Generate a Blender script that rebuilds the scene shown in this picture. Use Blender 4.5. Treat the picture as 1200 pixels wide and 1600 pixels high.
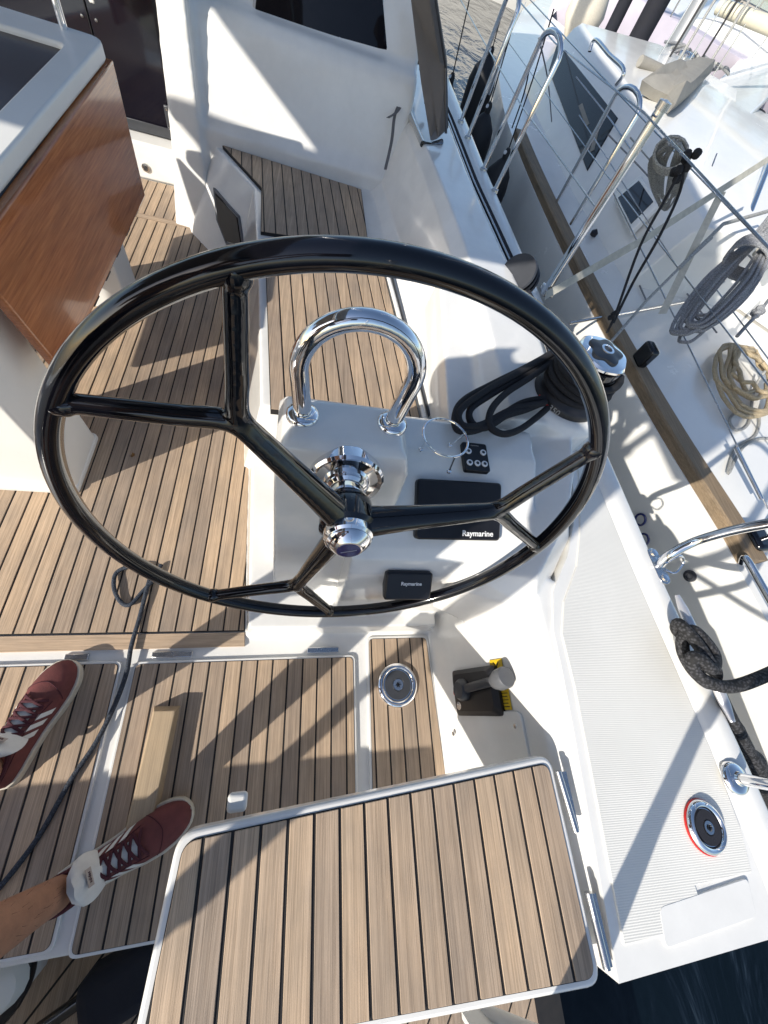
import bpy, bmesh, math, random
from mathutils import Vector, Matrix
random.seed(7)
R_ = math.radians
for o in list(bpy.data.objects): bpy.data.objects.remove(o)
scn = bpy.context.scene
col = scn.collection

# ------------------------------------------------------------------ camera
H = 1.32
RIGHT = Vector((.96957591, -.05514584, .23849842))
DOWN = Vector((.05913493, -.89267329, -.44680808))
FWD = Vector((.23754078, .44731794, -.86225347))
FPX = 582.4
CAM = Vector((0, 0, H))
cam = bpy.data.cameras.new('camera'); co = bpy.data.objects.new('camera', cam); col.objects.link(co)
m = Matrix.Identity(4)
for i in range(3):
    m[i][0] = RIGHT[i]; m[i][1] = -DOWN[i]; m[i][2] = -FWD[i]; m[i][3] = CAM[i]
co.matrix_world = m
cam.sensor_fit = 'HORIZONTAL'; cam.sensor_width = 36; cam.lens = FPX / 1200 * 36
cam.clip_start = .01; cam.clip_end = 2000
scn.camera = co
scn.render.resolution_x = 768; scn.render.resolution_y = 1024

# ------------------------------------------------------------------ light
AZ, EL = R_(53), R_(28.5)          # the light travels towards starboard-forward
LDIR = Vector((math.sin(AZ) * math.cos(EL), math.cos(AZ) * math.cos(EL), -math.sin(EL)))
w = bpy.data.worlds.new('World'); scn.world = w; w.use_nodes = True
nt = w.node_tree
sky = nt.nodes.new('ShaderNodeTexSky'); sky.sky_type = 'NISHITA'; sky.sun_disc = False
sky.sun_elevation = EL; sky.sun_rotation = math.pi + AZ
sky.dust_density = 1.0; sky.air_density = 1.0; sky.ozone_density = 1.6
bg = nt.nodes['Background']; bg.inputs[1].default_value = .15
nt.links.new(sky.outputs[0], bg.inputs[0])
sl = bpy.data.lights.new('sun', 'SUN'); sl.energy = 5.0; sl.angle = R_(.55); sl.color = (1, .94, .85)
so = bpy.data.objects.new('sun', sl); col.objects.link(so)
so.rotation_euler = LDIR.to_track_quat('-Z', 'Y').to_euler(); so.location = (-8, -8, 12)
scn.view_settings.view_transform = 'Standard'; scn.view_settings.look = 'None'
scn.view_settings.exposure = .25; scn.view_settings.gamma = 1

# ------------------------------------------------------------------ measuring: a pixel of the 1200x1600 picture to a point
def ray(x, y): return RIGHT * (x - 600) + DOWN * (y - 800) + FWD * FPX
def at(x, y, z=0.):
    d = ray(x, y); return CAM + d * ((z - H) / d.z)
def atx(x, y, X):
    d = ray(x, y); return CAM + d * (X / d.x)
def aty(x, y, Y):
    d = ray(x, y); return CAM + d * (Y / d.y)

# ------------------------------------------------------------------ materials
def mat(name, base, rough=.5, metal=0., coat=0., var=0., vscale=6., bump=0., bscale=200., spec=.5, stretch=(1, 1, 1), var2=None):
    M = bpy.data.materials.new(name); M.use_nodes = True; n = M.node_tree.nodes; l = M.node_tree.links
    p = n['Principled BSDF']; p.inputs['Base Color'].default_value = (*base, 1); p.inputs['Roughness'].default_value = rough
    p.inputs['Metallic'].default_value = metal; p.inputs['Coat Weight'].default_value = coat; p.inputs['Coat Roughness'].default_value = .06
    p.inputs['Specular IOR Level'].default_value = spec
    if var or bump:
        tc = n.new('ShaderNodeTexCoord'); mp = n.new('ShaderNodeMapping'); mp.inputs['Scale'].default_value = stretch
        l.new(tc.outputs['Object'], mp.inputs[0])
    if var:
        t = n.new('ShaderNodeTexNoise'); t.inputs['Scale'].default_value = vscale; t.inputs['Detail'].default_value = 6; t.inputs['Roughness'].default_value = .65
        l.new(mp.outputs[0], t.inputs['Vector'])
        r = n.new('ShaderNodeValToRGB')
        r.color_ramp.elements[0].position = .3; r.color_ramp.elements[1].position = .7
        r.color_ramp.elements[0].color = (*[c * (1 - var) for c in base], 1)
        r.color_ramp.elements[1].color = (*(var2 or [min(1, c * (1 + var * .5)) for c in base]), 1)
        l.new(t.outputs[0], r.inputs[0]); l.new(r.outputs[0], p.inputs['Base Color'])
        mr = n.new('ShaderNodeMapRange'); mr.inputs['To Min'].default_value = rough * .8; mr.inputs['To Max'].default_value = min(1, rough * 1.25)
        l.new(t.outputs[0], mr.inputs[0]); l.new(mr.outputs[0], p.inputs['Roughness'])
    if bump:
        t2 = n.new('ShaderNodeTexNoise'); t2.inputs['Scale'].default_value = bscale; t2.inputs['Detail'].default_value = 4
        l.new(mp.outputs[0], t2.inputs['Vector'])
        b = n.new('ShaderNodeBump'); b.inputs['Strength'].default_value = bump; b.inputs['Distance'].default_value = .002
        l.new(t2.outputs[0], b.inputs['Height']); l.new(b.outputs[0], p.inputs['Normal'])
    return M

def teak(name, base, along='Y', contrast=1.):
    M = bpy.data.materials.new(name); M.use_nodes = True; n = M.node_tree.nodes; l = M.node_tree.links
    p = n['Principled BSDF']; p.inputs['Roughness'].default_value = .62; p.inputs['Specular IOR Level'].default_value = .35
    tc = n.new('ShaderNodeTexCoord'); oi = n.new('ShaderNodeObjectInfo')
    add = n.new('ShaderNodeVectorMath'); add.operation = 'ADD'
    mul = n.new('ShaderNodeMath'); mul.operation = 'MULTIPLY'; mul.inputs[1].default_value = 37.
    l.new(oi.outputs['Random'], mul.inputs[0]); l.new(tc.outputs['Object'], add.inputs[0]); l.new(mul.outputs[0], add.inputs[1])
    def noise(sx, sy, det, rough=.6):
        mp = n.new('ShaderNodeMapping'); s = (sx, sy, sx) if along == 'Y' else (sy, sx, sx)
        mp.inputs['Scale'].default_value = s; l.new(add.outputs[0], mp.inputs[0])
        t = n.new('ShaderNodeTexNoise'); t.inputs['Scale'].default_value = 1; t.inputs['Detail'].default_value = det; t.inputs['Roughness'].default_value = rough
        l.new(mp.outputs[0], t.inputs['Vector']); return t
    fine = noise(460, 5, 3, .8); streak = noise(120, 2.2, 4); blot = noise(9, 5, 5)
    def ramp(src, a, b, p0, p1):
        r = n.new('ShaderNodeValToRGB'); r.color_ramp.elements[0].position = p0; r.color_ramp.elements[1].position = p1
        r.color_ramp.elements[0].color = (*a, 1); r.color_ramp.elements[1].color = (*b, 1); l.new(src, r.inputs[0]); return r
    d = [c * (1 - .25 * contrast) for c in base]; hgh = [min(1, c * (1 + .14 * contrast)) for c in base]
    r1 = ramp(streak.outputs[0], d, hgh, .25, .72)
    r2 = ramp(fine.outputs[0], (.5, .47, .43), (1.12, 1.12, 1.12), .34, .58)
    mx = n.new('ShaderNodeMixRGB'); mx.blend_type = 'MULTIPLY'; mx.inputs[0].default_value = .6 * contrast
    l.new(r1.outputs[0], mx.inputs[1]); l.new(r2.outputs[0], mx.inputs[2])
    r3 = ramp(blot.outputs[0], (.66, .69, .73), (1.1, 1.06, 1.0), .28, .66)
    mx2 = n.new('ShaderNodeMixRGB'); mx2.blend_type = 'MULTIPLY'; mx2.inputs[0].default_value = .75
    l.new(mx.outputs[0], mx2.inputs[1]); l.new(r3.outputs[0], mx2.inputs[2])
    rv = ramp(oi.outputs['Random'], (.76, .77, .80), (1.13, 1.09, 1.02), 0, 1)
    mx3 = n.new('ShaderNodeMixRGB'); mx3.blend_type = 'MULTIPLY'; mx3.inputs[0].default_value = 1
    l.new(mx2.outputs[0], mx3.inputs[1]); l.new(rv.outputs[0], mx3.inputs[2]); l.new(mx3.outputs[0], p.inputs['Base Color'])
    b = n.new('ShaderNodeBump'); b.inputs['Strength'].default_value = .5; b.inputs['Distance'].default_value = .0012
    l.new(fine.outputs[0], b.inputs['Height']); l.new(b.outputs[0], p.inputs['Normal'])
    return M

TEAK = teak('teak', (.5, .385, .283)); TEAKX = teak('teak_across', (.5, .385, .283), 'X')
TEAKN = teak('weathered_rail_teak', (.34, .25, .155)); CHOCK = teak('pale_teak', (.5, .385, .255), 'Y', .5)
GEL = mat('white_gelcoat', (.79, .78, .745), .17, coat=.4, var=.06, vscale=9, bump=.03, bscale=14)
GELM = mat('matt_white_gelcoat', (.76, .75, .71), .42, var=.05, vscale=4, bump=.05, bscale=60)
BOATW = mat('boat_paint', (.8, .79, .75), .25, coat=.3, var=.06, vscale=3, bump=.03, bscale=9)
CAULK = mat('black_caulk', (.012, .011, .011), .7, var=.3, vscale=40)
BLACKG = mat('black_gloss_paint', (.003, .003, .005), .1, coat=.5, spec=.4, bump=.03, bscale=40, var=.1, vscale=60)
CHROME = mat('polished_steel', (.82, .82, .83), .07, 1., var=.05, vscale=30)
STEEL = mat('brushed_steel', (.62, .62, .62), .25, 1., var=.1, vscale=60)
BLACKP = mat('black_plastic', (.008, .008, .011), .42, var=.25, vscale=30, bump=.12, bscale=500)
GREYP = mat('grey_plastic', (.11, .115, .125), .4, var=.12, vscale=25, bump=.1, bscale=300)
GRAPH = mat('graphite_plastic', (.045, .048, .055), .35, var=.15, vscale=30)
BLUE = mat('blue_enamel', (.005, .012, .12), .15, coat=1., var=.1, vscale=50)
RED = mat('red_plastic', (.5, .02, .015), .35, var=.1, vscale=30)
YELLOW = mat('yellow_label', (.62, .42, .01), .45, var=.12, vscale=60)
WHITEP = mat('white_print', (.8, .8, .8), .5, var=.05, vscale=100)
GREYPR = mat('grey_print', (.35, .34, .33), .6, var=.1, vscale=90)
MAHOG = None
GREYC = mat('grey_canvas', (.17, .16, .155), .85, var=.15, vscale=8, bump=.4, bscale=900)
CUSHION = mat('taupe_cushion', (.3, .285, .25), .85, var=.15, vscale=9, bump=.4, bscale=700)
GREYVINYL = mat('grey_vinyl', (.22, .23, .25), .5, var=.15, vscale=12, bump=.15, bscale=300)
SMOKE = mat('smoked_acrylic', (.008, .007, .012), .05, coat=.5, var=.1, vscale=4)
WINDOWM = mat('tinted_window', (.012, .011, .014), .05, var=.5, vscale=2, spec=.3)
ROPEB = mat('black_braid', (.014, .014, .017), .8, var=.4, vscale=350, bump=.8, bscale=420)
SKIN = mat('tanned_skin', (.40, .205, .125), .5, var=.22, vscale=32, bump=.25, bscale=260)
SUEDE = mat('burgundy_suede', (.16, .045, .042), .9, var=.3, vscale=26, bump=.5, bscale=800)
LACE = mat('burgundy_lace', (.07, .012, .02), .85, var=.25, vscale=300, bump=.5, bscale=600)
WLEATH = mat('white_leather', (.72, .71, .67), .5, var=.08, vscale=40, bump=.2, bscale=260)
RUBBER = mat('cream_rubber', (.62, .57, .47), .55, var=.12, vscale=60, bump=.1, bscale=300)
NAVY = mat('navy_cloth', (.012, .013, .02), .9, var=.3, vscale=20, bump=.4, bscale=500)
SHIRT = mat('grey_shirt', (.12, .13, .16), .9, var=.2, vscale=14, bump=.3, bscale=400)
HAIR = mat('dark_hair', (.02, .013, .009), .6, var=.3, vscale=90)
WEB = mat('cream_webbing', (.5, .48, .41), .8, var=.2, vscale=40, bump=.4, bscale=600)
FEND = mat('black_fender_cover', (.012, .012, .014), .6, var=.35, vscale=12, bump=.2, bscale=120)
LILAC = mat('pale_lilac_hull', (.52, .48, .54), .35, coat=.3, var=.12, vscale=2)
BARK = mat('bark', (.1, .075, .055), .9, var=.3, vscale=8, bump=.5, bscale=30)
LEAF = mat('dark_leaf', (.055, .075, .025), .7, var=.45, vscale=3)
CONC = mat('quay_concrete', (.34, .32, .29), .85, var=.2, vscale=1.5, bump=.4, bscale=30)

def mahogany():
    M = mat('varnished_mahogany', (.3, .085, .022), .22, coat=.6); n = M.node_tree.nodes; l = M.node_tree.links; p = n['Principled BSDF']
    tc = n.new('ShaderNodeTexCoord')
    def nz(s, sc, det):
        mp = n.new('ShaderNodeMapping'); mp.inputs['Scale'].default_value = s; l.new(tc.outputs['Object'], mp.inputs[0])
        t = n.new('ShaderNodeTexNoise'); t.inputs['Scale'].default_value = sc; t.inputs['Detail'].default_value = det; t.inputs['Roughness'].default_value = .65
        l.new(mp.outputs[0], t.inputs['Vector']); return t
    a = nz((40, 4, 95), 1.8, 7); b = nz((4, 1.2, 7), 1.2, 3)
    r = n.new('ShaderNodeValToRGB'); e = r.color_ramp.elements; e[0].position = .28; e[1].position = .75
    e[0].color = (.27, .07, .018, 1); e[1].color = (.62, .23, .07, 1); l.new(a.outputs[0], r.inputs[0])
    r2 = n.new('ShaderNodeValToRGB'); e = r2.color_ramp.elements; e[0].color = (.6, .55, .5, 1); e[1].color = (1.15, 1.1, 1.1, 1); e[0].position = .3; e[1].position = .7
    l.new(b.outputs[0], r2.inputs[0]); mx = n.new('ShaderNodeMixRGB'); mx.blend_type = 'MULTIPLY'; mx.inputs[0].default_value = .8
    l.new(r.outputs[0], mx.inputs[1]); l.new(r2.outputs[0], mx.inputs[2]); l.new(mx.outputs[0], p.inputs['Base Color'])
    return M
MAHOG = mahogany()

def nonskid():
    M = mat('non_skid_gelcoat', (.72, .70, .66), .5); n = M.node_tree.nodes; l = M.node_tree.links; p = n['Principled BSDF']
    tc = n.new('ShaderNodeTexCoord'); mp = n.new('ShaderNodeMapping'); mp.inputs['Rotation'].default_value = (0, 0, R_(3)); l.new(tc.outputs['Object'], mp.inputs[0])
    wv = n.new('ShaderNodeTexWave'); wv.wave_type = 'BANDS'; wv.bands_direction = 'Y'; wv.inputs['Scale'].default_value = 82; wv.inputs['Distortion'].default_value = .4; wv.inputs['Detail'].default_value = 1
    wx = n.new('ShaderNodeTexWave'); wx.wave_type = 'BANDS'; wx.bands_direction = 'X'; wx.inputs['Scale'].default_value = 95; wx.inputs['Distortion'].default_value = .4
    l.new(mp.outputs[0], wv.inputs['Vector']); l.new(mp.outputs[0], wx.inputs['Vector'])
    ml = n.new('ShaderNodeMath'); ml.operation = 'MULTIPLY_ADD'; ml.inputs[1].default_value = .35; l.new(wx.outputs['Fac'], ml.inputs[0]); l.new(wv.outputs['Fac'], ml.inputs[2])
    nz = n.new('ShaderNodeTexNoise'); nz.inputs['Scale'].default_value = 4; nz.inputs['Detail'].default_value = 5; l.new(tc.outputs['Object'], nz.inputs['Vector'])
    r = n.new('ShaderNodeValToRGB'); e = r.color_ramp.elements; e[0].position = 0; e[1].position = .75; e[0].color = (.71, .695, .655, 1); e[1].color = (.765, .75, .705, 1); l.new(ml.outputs[0], r.inputs[0])
    r2 = n.new('ShaderNodeValToRGB'); e = r2.color_ramp.elements; e[0].color = (.93, .93, .92, 1); e[1].color = (1.03, 1.03, 1.02, 1); e[0].position = .3; e[1].position = .7; l.new(nz.outputs[0], r2.inputs[0])
    mx = n.new('ShaderNodeMixRGB'); mx.blend_type = 'MULTIPLY'; mx.inputs[0].default_value = 1; l.new(r.outputs[0], mx.inputs[1]); l.new(r2.outputs[0], mx.inputs[2]); l.new(mx.outputs[0], p.inputs['Base Color'])
    b = n.new('ShaderNodeBump'); b.inputs['Strength'].default_value = .35; b.inputs['Distance'].default_value = .0008; l.new(ml.outputs[0], b.inputs['Height']); l.new(b.outputs[0], p.inputs['Normal'])
    return M
NONSKID = nonskid()

def ropemat(name, c1, c2, sc=260):
    M = mat(name, c1, .8); n = M.node_tree.nodes; l = M.node_tree.links; p = n['Principled BSDF']
    tc = n.new('ShaderNodeTexCoord'); t = n.new('ShaderNodeTexVoronoi'); t.inputs['Scale'].default_value = sc; l.new(tc.outputs['Object'], t.inputs['Vector'])
    r = n.new('ShaderNodeValToRGB'); e = r.color_ramp.elements; e[0].color = (*c1, 1); e[1].color = (*c2, 1); e[0].position = .25; e[1].position = .6
    l.new(t.outputs['Distance'], r.inputs[0]); l.new(r.outputs[0], p.inputs['Base Color'])
    b = n.new('ShaderNodeBump'); b.inputs['Strength'].default_value = .8; b.inputs['Distance'].default_value = .002; b.invert = True; l.new(t.outputs['Distance'], b.inputs['Height']); l.new(b.outputs[0], p.inputs['Normal'])
    return M
ROPEG = ropemat('grey_rope', (.34, .35, .36), (.16, .165, .18)); ROPET = ropemat('tan_rope', (.6, .49, .32), (.36, .28, .17))
ROPEW = ropemat('white_grey_rope', (.5, .5, .47), (.25, .25, .24)); ROPEN = ropemat('navy_rope', (.045, .06, .085), (.02, .026, .038))
MOOR = ropemat('black_mooring_rope', (.05, .05, .055), (.008, .008, .009), 150)

def watermat():
    M = mat('harbour_water', (.002, .005, .008), .05); n = M.node_tree.nodes; l = M.node_tree.links; p = n['Principled BSDF']
    p.inputs['IOR'].default_value = 1.33
    tc = n.new('ShaderNodeTexCoord'); mp = n.new('ShaderNodeMapping'); mp.inputs['Scale'].default_value = (1, .55, 1); l.new(tc.outputs['Object'], mp.inputs[0])
    a = n.new('ShaderNodeTexNoise'); a.inputs['Scale'].default_value = 1.7; a.inputs['Detail'].default_value = 5; a.inputs['Distortion'].default_value = .6; l.new(mp.outputs[0], a.inputs['Vector'])
    b = n.new('ShaderNodeBump'); b.inputs['Strength'].default_value = .55; b.inputs['Distance'].default_value = .2; l.new(a.outputs[0], b.inputs['Height']); l.new(b.outputs[0], p.inputs['Normal'])
    return M
WATER = watermat()

# ------------------------------------------------------------------ mesh helpers
class MB:
    def __init__(s): s.v = []; s.f = []
    def add(s, vs, fs):
        k = len(s.v); s.v += [tuple(v) for v in vs]; s.f += [tuple(i + k for i in f) for f in fs]; return s
    def box(s, c, d, M=None):
        hx, hy, hz = d[0] / 2, d[1] / 2, d[2] / 2
        vs = [Vector((x, y, z)) for x in (-hx, hx) for y in (-hy, hy) for z in (-hz, hz)]
        if M: vs = [M @ v for v in vs]
        vs = [v + Vector(c) for v in vs]
        return s.add(vs, [(0, 1, 3, 2), (4, 6, 7, 5), (0, 4, 5, 1), (2, 3, 7, 6), (0, 2, 6, 4), (1, 5, 7, 3)])
    def loft(s, rings, closed=True, caps=True):
        n = len(rings[0]); vs = [p for r in rings for p in r]; fs = []
        for i in range(len(rings) - 1):
            for j in range(n if closed else n - 1):
                k = (j + 1) % n
                fs.append((i * n + j, i * n + k, (i + 1) * n + k, (i + 1) * n + j))
        if caps and closed: fs.append(tuple(range(n))[::-1]); fs.append(tuple((len(rings) - 1) * n + j for j in range(n)))
        return s.add(vs, fs)
    def prism(s, poly, z0, z1, M=None):
        r = [[Vector((p[0], p[1], z)) for p in poly] for z in (z0, z1)]
        if M: r = [[M @ v for v in q] for q in r]
        return s.loft(r)
    def tube(s, pts, r, n=10, closed=False, flat=1., caps=True):
        pts = [Vector(p) for p in pts]; N = len(pts)
        rad = r if isinstance(r, (list, tuple)) else [r] * N
        T = []
        for i in range(N):
            a = pts[i - 1] if (i > 0 or closed) else pts[i]; b = pts[(i + 1) % N] if (i < N - 1 or closed) else pts[i]
            t = (b - a); T.append(t.normalized() if t.length > 1e-9 else Vector((0, 0, 1)))
        up = Vector((0, 0, 1)) if abs(T[0].z) < .9 else Vector((1, 0, 0))
        u = T[0].cross(up).normalized(); rings = []
        for i in range(N):
            u = (u - T[i] * u.dot(T[i])).normalized(); vv = T[i].cross(u)
            rings.append([pts[i] + (u * math.cos(2 * math.pi * k / n) + vv * math.sin(2 * math.pi * k / n) * flat) * rad[i] for k in range(n)])
        if closed:
            k = len(s.v); s.v += [tuple(p) for q in rings for p in q]
            for i in range(N):
                i2 = (i + 1) % N
                off = 0
                if i2 == 0:
                    d0 = min(range(n), key=lambda q: (rings[0][q] - rings[-1][0]).length); off = d0
                for j in range(n):
                    j2 = (j + 1) % n
                    s.f.append((k + i * n + j, k + i * n + j2, k + i2 * n + (j2 + off) % n, k + i2 * n + (j + off) % n))
            return s
        return s.loft(rings, True, caps)
    def lathe(s, prof, o, axis, n=28):
        a = Vector(axis).normalized(); up = Vector((0, 0, 1)) if abs(a.z) < .9 else Vector((1, 0, 0)); u = a.cross(up).normalized(); v = a.cross(u); o = Vector(o)
        rings = [[o + a * h + (u * math.cos(2 * math.pi * k / n) + v * math.sin(2 * math.pi * k / n)) * max(r, 1e-4) for k in range(n)] for r, h in prof]
        return s.loft(rings)
    def ribbon(s, pts, wv, t):
        pts = [Vector(p) for p in pts]; wv = [Vector(q) for q in wv] if isinstance(wv, list) else [Vector(wv)] * len(pts); rings = []
        for i, p in enumerate(pts):
            a = pts[max(i - 1, 0)]; b = pts[min(i + 1, len(pts) - 1)]; d = (b - a).normalized(); x = wv[i]; nn = d.cross(x).normalized() * t / 2
            rings.append([p - x / 2 - nn, p + x / 2 - nn, p + x / 2 + nn, p - x / 2 + nn])
        return s.loft(rings)
    def build(s, name, material, parent=None, smooth=True, bevel=0, seg=2, remesh=0, sm=0, sub=0, ang=40):
        me = bpy.data.meshes.new(name); me.from_pydata(s.v, [], s.f)
        bm = bmesh.new(); bm.from_mesh(me); bmesh.ops.recalc_face_normals(bm, faces=bm.faces); bm.to_mesh(me); bm.free()
        me.materials.append(material)
        o = bpy.data.objects.new(name, me); col.objects.link(o)
        if parent: o.parent = parent
        if remesh:
            q = o.modifiers.new('remesh', 'REMESH'); q.mode = 'VOXEL'; q.voxel_size = remesh; q.use_smooth_shade = True
            if sm: q = o.modifiers.new('smooth', 'SMOOTH'); q.factor = .5; q.iterations = sm
        elif bevel:
            q = o.modifiers.new('bevel', 'BEVEL'); q.width = bevel; q.segments = seg; q.limit_method = 'ANGLE'; q.angle_limit = R_(30)
        if sub: q = o.modifiers.new('subdivision', 'SUBSURF'); q.levels = sub; q.render_levels = sub
        if smooth:
            for p in me.polygons: p.use_smooth = True
            if not remesh:
                try: me.set_sharp_from_angle(angle=R_(ang))
                except Exception: pass
        return o
def tag(o, label=None, cat=None, group=None, kind=None):
    if label: o['label'] = label
    if cat: o['category'] = cat
    if group: o['group'] = group
    if kind: o['kind'] = kind
    return o
def thing(name, label, cat, loc=(0, 0, 0), group=None):
    o = bpy.data.objects.new(name, None); o.empty_display_size = .05; col.objects.link(o); o.location = loc
    return tag(o, label, cat, group)
def hang(root):
    # children are built in world coordinates: keep them there
    for c in root.children: c.matrix_parent_inverse = Matrix.Translation(root.location).inverted()
    return root
def catmull(p, k=8, closed=False):
    p = [Vector(q) for q in p]; n = len(p); out = []
    for i in range(n if closed else n - 1):
        a = p[i - 1] if (closed or i > 0) else p[0]; b = p[i]; c = p[(i + 1) % n]; d = p[(i + 2) % n] if (closed or i < n - 2) else p[-1]
        for j in range(k):
            t = j / k
            out.append(.5 * ((2 * b) + (c - a) * t + (2 * a - 5 * b + 4 * c - d) * t * t + (3 * b - a - 3 * c + d) * t ** 3))
    if not closed: out.append(p[-1])
    return out
def rrect(poly, r, k=5):
    # polygon with rounded corners
    out = []; n = len(poly); rr = r if isinstance(r, list) else [r] * n
    for i in range(n):
        a, b, c = Vector(poly[i - 1]), Vector(poly[i]), Vector(poly[(i + 1) % n])
        if rr[i] <= 0: out.append(tuple(b)); continue
        d1 = (a - b).normalized(); d2 = (c - b).normalized(); s = b + d1 * rr[i]; e = b + d2 * rr[i]
        for j in range(k + 1):
            t = j / k; q = s * (1 - t) ** 2 + b * 2 * t * (1 - t) + e * t * t; out.append((q.x, q.y))
    return out
def clip(poly, a, b):
    # keep the side left of the line a->b
    out = []; n = len(poly)
    def side(p): return (b[0] - a[0]) * (p[1] - a[1]) - (b[1] - a[1]) * (p[0] - a[0])
    for i in range(n):
        p, q = poly[i], poly[(i + 1) % n]; sp, sq = side(p), side(q)
        if sp >= 0: out.append(p)
        if (sp >= 0) != (sq >= 0): t = sp / (sp - sq); out.append((p[0] + (q[0] - p[0]) * t, p[1] + (q[1] - p[1]) * t))
    return out
def inset(poly, d):
    n = len(poly); P = [Vector(p) for p in poly]; area = sum(P[i].x * P[(i + 1) % n].y - P[(i + 1) % n].x * P[i].y for i in range(n)); s = 1 if area > 0 else -1; out = []
    for i in range(n):
        a, b, c = P[i - 1], P[i], P[(i + 1) % n]; e1 = (b - a).normalized(); e2 = (c - b).normalized()
        n1 = Vector((-e1.y, e1.x)) * s; n2 = Vector((-e2.y, e2.x)) * s; q = (n1 + n2); q = q / max(q.length_squared / 2, .2)
        p = b + q * d; out.append((p.x, p.y))
    return out
def ccw(poly):
    n = len(poly); a = sum(poly[i][0] * poly[(i + 1) % n][1] - poly[(i + 1) % n][0] * poly[i][1] for i in range(n)); return poly if a > 0 else poly[::-1]
def planks(parent, poly, x0, pitch, gap, ang, z0, z1, material=None, phase_y=1.):
    # strips of teak cut to the panel's outline, each a piece of its own
    poly = ccw(poly); ca, sa = math.cos(ang), math.sin(ang)
    loc = [(p[0] * ca + p[1] * sa, -p[0] * sa + p[1] * ca) for p in poly]       # rotated so that planks run along local y
    lo = min(p[0] for p in loc); hi = max(p[0] for p in loc); k = math.floor((lo - x0) / pitch); out = []
    while x0 + k * pitch < hi:
        a = x0 + k * pitch + gap / 2; b = a + pitch - gap; k += 1
        q = clip(clip(loc, (a, 9), (a, -9)), (b, -9), (b, 9))
        if len(q) < 3 or max(p[0] for p in q) - min(p[0] for p in q) < .006: continue
        q = [(p[0] * ca - p[1] * sa, p[0] * sa + p[1] * ca) for p in q]
        dz = random.uniform(-.0004, .0004)
        out.append(MB().prism(q, z0, z1 + dz).build('plank', material or TEAK, parent, smooth=False, bevel=.0007, seg=1))
    return out
def text(body, size, M, material, parent, name='lettering', depth=.0004, bold=False, shear=0):
    cu = bpy.data.curves.new(name, 'FONT'); cu.body = body; cu.size = size; cu.align_x = 'CENTER'; cu.align_y = 'CENTER'; cu.extrude = depth; cu.resolution_u = 3
    cu.shear = shear
    if bold: cu.offset = size * .014
    t = bpy.data.objects.new('t', cu); col.objects.link(t); dg = bpy.context.evaluated_depsgraph_get()
    me = bpy.data.meshes.new_from_object(t.evaluated_get(dg)); bpy.data.objects.remove(t); me.name = name
    me.transform(M); me.materials.clear(); me.materials.append(material)
    o = bpy.data.objects.new(name, me); col.objects.link(o); o.parent = parent; return o
def basis(o, x, y):
    x = Vector(x).normalized(); y = Vector(y); z = x.cross(y).normalized(); y = z.cross(x); M = Matrix.Identity(4)
    for i in range(3): M[i][0] = x[i]; M[i][1] = y[i]; M[i][2] = z[i]; M[i][3] = o[i]
    return M
def lerp(a, b, t): return a + (b - a) * t
def interp(tab, y):
    if y <= tab[0][0]: return tab[0][1]
    for (a, va), (b, vb) in zip(tab, tab[1:]):
        if y <= b: return lerp(va, vb, (y - a) / (b - a))
    return tab[-1][1]

# ================================================================== THE SETTING
WL = -.82
tag(MB().add([(-600, -600, WL), (600, -600, WL), (600, 600, WL), (-600, 600, WL)], [(0, 1, 2, 3)]).build('water', WATER, smooth=False), kind='structure')

GUN = [(-.5, 1.10), (-.23, 1.092), (.29, 1.05), (.72, 1.03), (1.73, 1.0), (2.7, .96), (4.46, .92), (7, .7), (9, .3)]
def gx(y): return interp(GUN, y)
DZ = .487
# --- moulded cockpit: floor pan, bench, helm plinth, instrument pod, coaming, footwell wall (one moulding with soft corners)
mb = MB()
mb.prism([(-2.6, -.475), (.64, -.475), (.64, 3.2), (-2.6, 3.2)], -.3, -.009)
PT = [(-.56, 2.6), (-.475, 2.44), (-.262, 2.135), (-.212, 1.74), (-.178, 1.45), (-.118, .85)]
PB = [(-.72, 2.6), (-.625, 2.33), (-.36, 2.0), (-.315, 1.74), (-.262, 1.45), (-.195, .85)]
mb.loft([[Vector((*p, -.1)) for p in PB] + [Vector((.62, .85, -.1)), Vector((.62, 2.6, -.1))],
         [Vector((*p, 0)) for p in PB] + [Vector((.62, .85, 0)), Vector((.62, 2.6, 0))],
         [Vector((*p, .362)) for p in PT] + [Vector((.62, .85, .362)), Vector((.62, 2.6, .362))]])
# helm plinth beside and under the pedestal
mb.loft([[Vector(p) for p in ((-.135, .2, z0), (.5, .2, z0), (.5, .95, z0), (-.205, .95, z0))] if i == 0 else
         [Vector(p) for p in ((-.11, .215, .085), (.5, .215, .085), (.5, .95, .085), (-.17, .95, .085))] for i, z0 in enumerate((-.1, .085))])
# instrument pod
prof = [(.262, -.1), (.262, .1), (.272, .22), (.295, .385), (.318, .44), (.345, .464), (.545, .566), (.575, .578), (.67, .585), (.70, .56), (.71, -.1)]
mb.loft([[Vector((x, p[0], p[1])) for p in prof] for x in (.15, .66)])
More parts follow.
